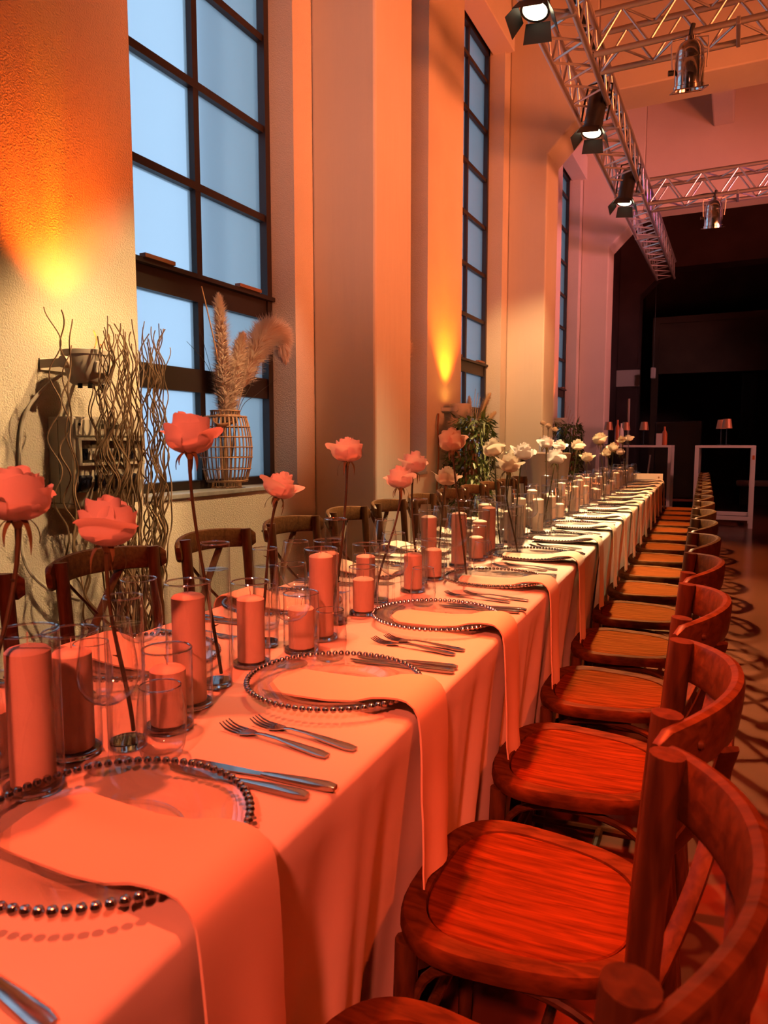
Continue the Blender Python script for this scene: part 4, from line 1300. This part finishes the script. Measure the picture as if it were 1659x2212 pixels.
# pampas behind the big pillar (sill of the window beyond) and further sills
def sill_vase(x, y, lab):
    o = O('sill_vase', B().lathe([(0, 0), (0.05, 0), (0.075, 0.05), (0.08, 0.12), (0.055, 0.22), (0.04, 0.27), (0.045, 0.29), (0.038, 0.29), (0.03, 0.25), (0, 0.02)], 24).mesh('sill_vase', M['rattan']), None, (x, y, ZS))
    tag(o, lab, 'vase')
sill_vase(-2.72, 5.55, 'small brown vase on the sill hidden behind the big pillar')
plume('pampas_stem', (-2.72, 5.55, ZS + 0.02), ps((0, 0, 0), (0.02, 0.05, 0.45), (0.05, 0.22, 0.85), (0.07, 0.38, 1.12)), 0.05, 'pampas plume peeking out behind the big pillar', 'dried grasses on the second sill', 4, 2200, 0.11)
sill_vase(-2.71, 7.75, 'small brown vase on the sill behind the bamboo')
for k, (dy, dx, h, lab) in enumerate(((-0.10, 0.02, 0.72, 'upright fluffy pampas plume behind the bamboo'), (0.36, 0.10, 0.80, 'golden pampas plume leaning right above the bamboo'), (0.50, 0.12, 0.60, 'low golden pampas plume spreading right of the bamboo'))):
    plume('pampas_stem', (-2.71, 7.75, ZS + 0.02), ps((0, 0, 0), (dx * 0.3, dy * 0.25, h * 0.45), (dx * 0.7, dy * 0.65, h * 0.8), (dx, dy, h)), 0.035, lab, 'dried grasses on the third sill', 5 + k, 1000, 0.10, 'pampas' if k == 0 else 'straw')
for k in range(4):
    path = CM['_sp'](ps((0, 0, 0), (0.02, 0.03 * k, 0.4), (0.05, 0.09 * k, 0.85 - 0.04 * k)), 6)
    tag(O('dark_twig', B().tube(path, 0.0028, 5).mesh('dark_twig', M['straw']), None, (-2.71, 7.77, ZS + 0.02)), 'thin dry stalk behind the bamboo, %s from the left' % ORD[k], 'twig', 'dried grasses on the third sill')
for k in range(5):
    path = CM['_sp'](ps((0, 0, 0), (0.03, 0.05 * k, 0.4), (0.08, 0.20 * k - 0.1, 0.95 - 0.06 * k)), 6)
    tag(O('dark_twig', B().tube(path, 0.004, 5).mesh('dark_twig', M['straw']), None, (-2.66, 12.25, ZS + 0.001)), 'thin dry stalk above the dark far plant, %s from the left' % ORD[k], 'twig', 'dried grasses on the far sill')

# ================================================================== BAMBOO PLANTS
def bamboo(x, y, h, spread, lab, seed, nl):
    r = random.Random(seed)
    root = empty('potted_bamboo', (x, y, 0))
    tag(root, lab, 'plant', 'potted bamboos by the window wall')
    O('planter', B().lathe([(0, 0), (0.13, 0), (0.14, 0.01), (0.17, 0.33), (0.175, 0.35), (0.16, 0.35), (0.15, 0.30), (0, 0.30)], 28).mesh('planter', M['pot']), root)
    vs = []; fs = []
    for c in range(5):
        a = r.uniform(0, 6.28)
        bx, by = 0.05 * math.cos(a), 0.05 * math.sin(a)
        tx, ty = bx + r.uniform(-0.08, 0.08), by + r.uniform(-0.12, 0.12)
        O('cane', B().tube([(bx, by, 0.29), ((bx + tx) / 2, (by + ty) / 2, h * 0.6), (tx, ty, h * 0.95)], [0.011, 0.010, 0.006], 8).mesh('cane', M['cane']), root)
    for q in range(nl):
        z = 0.45 + (h - 0.45) * r.random() ** 0.75
        rr = spread * (0.45 + 0.55 * math.sin(PI * (z - 0.30) / (h - 0.15))) * math.sqrt(r.random())
        a = r.uniform(0, 6.28)
        p = Vector((rr * math.cos(a) * 0.75, rr * math.sin(a), z))
        p.x = max(-0.22, min(0.10, p.x))
        d = Vector((0.45 * math.cos(a) + r.uniform(-0.4, 0.4), math.sin(a) + r.uniform(-0.8, 0.8), r.uniform(-0.5, 0.45))).normalized()
        ln = r.uniform(0.09, 0.17); w_ = r.uniform(0.009, 0.015)
        sd = d.cross(Vector((r.uniform(-0.4, 0.4), r.uniform(-0.4, 0.4), 1))).normalized() * w_
        m1 = p + d * ln * 0.4
        m2 = p + d * ln + Vector((0, 0, -0.045 * r.random()))
        m1.x = max(-0.30, min(0.15, m1.x)); m2.x = max(-0.31, min(0.16, m2.x))
        o = len(vs)
        vs += [p, m1 - sd, m1 + sd + Vector((0, 0, 0.002)), m2]
        fs += [(o, o + 1, o + 2), (o + 1, o + 3, o + 2)]
    fo = O('foliage', B().add(vs, fs).mesh('foliage', M['leaf'], False), root)
    fo['kind'] = 'stuff'
bamboo(-2.27, 6.62, 1.46, 0.36, 'leafy green bamboo in a pot between the window pier and chairs', 31, 1500)
bamboo(-2.25, 11.0, 1.52, 0.46, 'dark bushy bamboo in shadow beyond the second pillar', 32, 1200)

# ================================================================== BAR TABLES AND THINGS BEYOND THE DINNER TABLE
def frame_table(name, x0, x1, y0, y1, h, lab, t=0.045, sticker=False):
    r = empty(name, ((x0 + x1) / 2, (y0 + y1) / 2, 0))
    tag(r, lab, 'bar table', 'white open-frame bar tables')
    a, b_ = (x1 - x0) / 2, (y1 - y0) / 2
    O('table_top', B().bb(-a, a, -b_, b_, h - 0.035, h).mesh('table_top', M['white_lacquer'], False, 0.004), r)
    for sx in (-1, 1):
        for sy in (-1, 1):
            l = O('leg', B().box((sx * (a - t / 2), sy * (b_ - t / 2), (h - 0.035) / 2), (t, t, h - 0.035)).mesh('leg', M['white_lacquer'], False, 0.003), r)
            if sticker and sx == 1 and sy == -1:
                O('sticker', B().box((a - t / 2, -b_ - 0.001, h - 0.17), (0.03, 0.002, 0.06)).mesh('sticker', M['bottle_orange'], False), l)
    for s in (-1, 1):
        O('foot_rail', B().box((s * (a - t / 2), 0, 0.14), (t, 2 * b_ - 2 * t, t)).mesh('foot_rail', M['white_lacquer'], False, 0.003), r)
        O('foot_rail', B().box((0, s * (b_ - t / 2), 0.14), (2 * a - 2 * t, t, t)).mesh('foot_rail', M['white_lacquer'], False, 0.003), r)
    return r
frame_table('bar_table', -0.545, 0.25, 11.45, 12.25, 1.185, 'white open-frame bar table standing alone on the right', 0.055, True)
frame_table('bar_table', -2.10, -0.93, 12.3, 12.95, 1.185, 'white open-frame bar table behind the far roses', 0.05)
def lamp(x, y, z, lab, sc=1.0):
    r = empty('table_lamp', (x, y, z), (0, 0, 0), sc)
    tag(r, lab, 'lamp', 'small cordless table lamps')
    O('base', B().lathe([(0, 0), (0.055, 0), (0.055, 0.012), (0.01, 0.016), (0, 0.016)], 24).mesh('base', M['black']), r)
    O('pole', B().tube([(0, 0, 0.014), (0, 0, 0.30)], 0.007, 8).mesh('pole', M['black']), r)
    O('shade', B().lathe([(0.075, 0.25), (0.052, 0.385), (0, 0.388), (0, 0.384), (0.049, 0.381), (0.072, 0.25)], 28).mesh('shade', M['lampshade']), r)
lamp(-0.14, 11.75, 1.185, 'front copper-shaded lamp on the lone right bar table')
lamp(-0.22, 12.1, 1.185, 'rear copper-shaded lamp on the lone right bar table')
lamp(-1.93, 12.45, 1.185, 'copper-shaded lamp at the left end of the rear bar table')
lamp(-1.70, 12.8, 1.185, 'copper-shaded lamp by the bottles on the rear bar table')
lamp(-1.40, 12.75, 1.185, 'copper-shaded lamp on the right half of the rear bar table')
for k, (x, h, mat, lab) in enumerate(((-1.80, 0.42, 'bottle_orange', 'tall amber bottle on the rear bar table'), (-1.74, 0.36, 'white_lacquer', 'white bottle on the rear bar table'), (-1.06, 0.30, 'bottle_orange', 'slim amber bottle at the right end of the rear bar table'))):
    o = O('bottle', B().lathe([(0, 0), (0.04, 0), (0.042, 0.01), (0.042, h * 0.62), (0.03, h * 0.74), (0.015, h * 0.82), (0.015, h), (0, h)], 20).mesh('bottle', M[mat]), None, (x, 12.55, 1.185))
    tag(o, lab, 'bottle', 'bottles on the rear bar table')
o = O('menu_block', B().bb(-0.045, 0.045, -0.02, 0.02, 0, 0.19).mesh('menu_block', M['board'], False, 0.004), None, (-1.13, 12.42, 1.185))
tag(o, 'upright pinkish card block at the right end of the rear bar table', 'menu')

# draped cocktail table with three roses
CTX, CTY = -1.94, 8.05
ct = empty('cocktail_table', (CTX, CTY, 0), (0, 0, 0), (0.87, 0.87, 1))
tag(ct, 'cocktail table in a white stretch cover beyond the window-side chairs', 'cocktail table')
O('table_top', B().lathe([(0, 1.085), (0.33, 1.085), (0.335, 1.095), (0.33, 1.105), (0, 1.105)], 40).mesh('table_top', M['white_lacquer']), ct)
O('column', B().tube([(0, 0, 0.02), (0, 0, 1.09)], 0.03, 12).lathe([(0, 0), (0.28, 0), (0.28, 0.015), (0.03, 0.03), (0, 0.03)], 28).mesh('column', M['black']), ct)
vs = []; fs = []
N = 64; LV = 14
for l in range(LV + 1):
    t = l / LV
    for i in range(N):
        a = 2 * PI * i / N
        lobe = 0.5 + 0.5 * math.cos(4 * a)
        rmin = 0.10 + 0.20 * abs(t - 0.45) ** 1.2 * 2
        rfull = 0.338 + 0.0 * t
        rr = rfull * (0.30 + 0.70 * (2 * abs(t - 0.5)) ** 1.1) * (1 - lobe * 0) if False else (rfull * ((2 * abs(t - 0.5)) ** 1.2 * (1 - 0.38) + 0.38) * (1 - lobe) + lobe * rfull * (0.86 + 0.14 * (2 * t - 1) ** 2))
        rr += 0.006 * math.sin(16 * a)
        vs.append((rr * math.cos(a), rr * math.sin(a), 1.108 - 1.10 * t))
for l in range(LV):
    for i in range(N):
        fs.append((l * N + i, l * N + (i + 1) % N, (l + 1) * N + (i + 1) % N, (l + 1) * N + i))
fs.append(tuple(range(N)))
O('stretch_cover', B().add(vs, fs).mesh('stretch_cover', M['stretch'], True, 0, 2, 60), ct)
def rose_w(bloom, base, size, colour, label, seed):
    inv = lambda p: (p[0] * CD + p[1] * SD, -p[0] * SD + p[1] * CD, p[2])
    r = rose(inv(bloom), inv(base), size, colour, label, seed)
    r['group'] = 'roses on the draped cocktail table'
for k, (dx, dy, z, ) in enumerate(((-0.035, 0.03, 1.425), (0.04, -0.03, 1.39), (0.095, 0.03, 1.35))):
    px_, py_ = CTX + dx, CTY + dy
    vv = empty('bud_vase', (px_, py_, 1.1085))
    tag(vv, 'slim glass bud vase on the draped cocktail table, %s from the left' % ORD[k], 'vase', 'bud vases on the draped cocktail table')
    g, wt = vase_mesh(0.18)
    O('glass_cylinder', g, vv); O('water', wt, vv)
    rose_w((px_ + 0.01, py_, z), (px_, py_, 1.128), 0.75, 'cream', 'cream rose on the draped cocktail table, %s from the left' % ORD[k], 60 + k)

# dark stage end ----------------------------------------------------
o = O('wall_panel', B().bb(-0.26, 0.26, -0.02, 0.02, -0.19, 0.19).mesh('wall_panel', M['board'], False, 0.006), None, (-2.34, bay(4) - 0.022, 2.72))
tag(o, 'pale rectangular panel mounted high on the dark stage pillar', 'panel')
o = O('wall_speaker', B().bb(-0.055, 0.055, -0.05, 0.05, -0.12, 0.12).mesh('wall_speaker', M['board'], False, 0.02), None, (-1.75, 17.3, 2.78))
tag(o, 'small pale box hanging beside the wall panel on the stage', 'speaker')
O('hanger', B().tube([(0, 0, 0.11), (0, 0, 4.2)], 0.006, 6).mesh('hanger', M['black']), o)
o = O('emergency_sign', B().bb(-0.16, 0.16, -0.03, 0.03, -0.09, 0.09).mesh('emergency_sign', M['card'], False, 0.004), None, (1.12, 20.0, 2.92))
tag(o, 'small white emergency sign cut off by the right picture edge', 'sign')
O('rod', B().tube([(0, 0, 0.08), (0, 0, 4.07)], 0.008, 6).mesh('rod', M['black']), o)
# black drapes across the stage with folds
def drape(x0, x1, y, z0, z1, lab, amp=0.06, lam=0.33, mat='black_cloth'):
    vs = []; fs = []
    n_ = int((x1 - x0) / 0.04)
    for i in range(n_ + 1):
        x = x0 + (x1 - x0) * i / n_
        yy = y + amp * math.sin(2 * PI * x / lam + 0.9 * math.sin(2.3 * x))
        vs += [(x, yy, z0), (x, yy, z1), (x, yy + 0.01, z0), (x, yy + 0.01, z1)]
    for i in range(n_):
        a = i * 4
        fs += [(a, a + 4, a + 5, a + 1), (a + 2, a + 3, a + 7, a + 6), (a + 1, a + 5, a + 7, a + 3), (a, a + 2, a + 6, a + 4)]
    o = O('stage_drape', B().add(vs, fs).mesh('stage_drape', M[mat], True), None)
    tag(o, lab, 'curtain')
drape(0.05, 1.0, 19.2, 0.01, 3.0, 'dark pleated stage curtain behind the lone bar table')
o = O('stage_portal', B().bb(-1.95, -1.80, 18.9, 19.1, 0, 4.1).bb(-1.95, 6.0, 18.9, 19.1, 4.1, 4.25).bb(-1.80, 6.0, 18.98, 19.05, 2.9, 4.1).mesh('stage_portal', plain('dark_stage_panel', (0.055, 0.032, 0.020), 0.8, noise=0.3, nscale=1.2), False), None)
tag(o, 'dark brown portal frame with header panel on the stage', 'stage frame')
# trolley wrapped in black foil
tro = empty('foil_trolley', (-0.92, 14.6, 0))
tag(tro, 'tall trolley wrapped in black foil on a red base board', 'trolley')
O('wrapped_load', B().bb(-0.46, 0.34, -0.3, 0.3, 0.20, 1.62).mesh('wrapped_load', M['foil'], False, 0.03, 3), tro)
O('base_board', B().bb(-0.62, 0.56, -0.38, 0.38, 0.15, 0.19).mesh('base_board', M['redboard'], False, 0.005), tro)
O('push_bar', B().tube([(-0.60, -0.36, 0.19), (-0.52, -0.36, 1.0)], 0.016, 8).mesh('push_bar', M['truss']), tro)
for sx in (-0.5, 0.45):
    for sy in (-0.3, 0.3):
        O('castor', B().lathe([(0, -0.02), (0.07, -0.02), (0.075, 0), (0.07, 0.02), (0, 0.02)], 16).mesh('castor', M['board']), tro, (sx, sy, 0.076), (PI / 2, 0, 0))
bn = empty('white_bench', (0.44, 16.2, 0))
tag(bn, 'low rounded white bench in the dark behind the lone bar table', 'bench')
O('bench_top', B().bb(-0.42, 0.42, -0.22, 0.22, 0.36, 0.47).mesh('bench_top', M['board'], False, 0.04, 3), bn)
O('bench_base', B().bb(-0.34, 0.34, -0.17, 0.17, 0, 0.36).mesh('bench_base', M['black'], False), bn)
o = O('floor_stand', B().tube([(0, 0, 0.02), (0, 0, 2.05)], 0.028, 8).lathe([(0, 0), (0.2, 0), (0.2, 0.02), (0, 0.03)], 20).mesh('floor_stand', M['truss']), None, (-1.86, 14.3, 0))
tag(o, 'tall slim metal floor stand behind the rear bar table', 'stand')
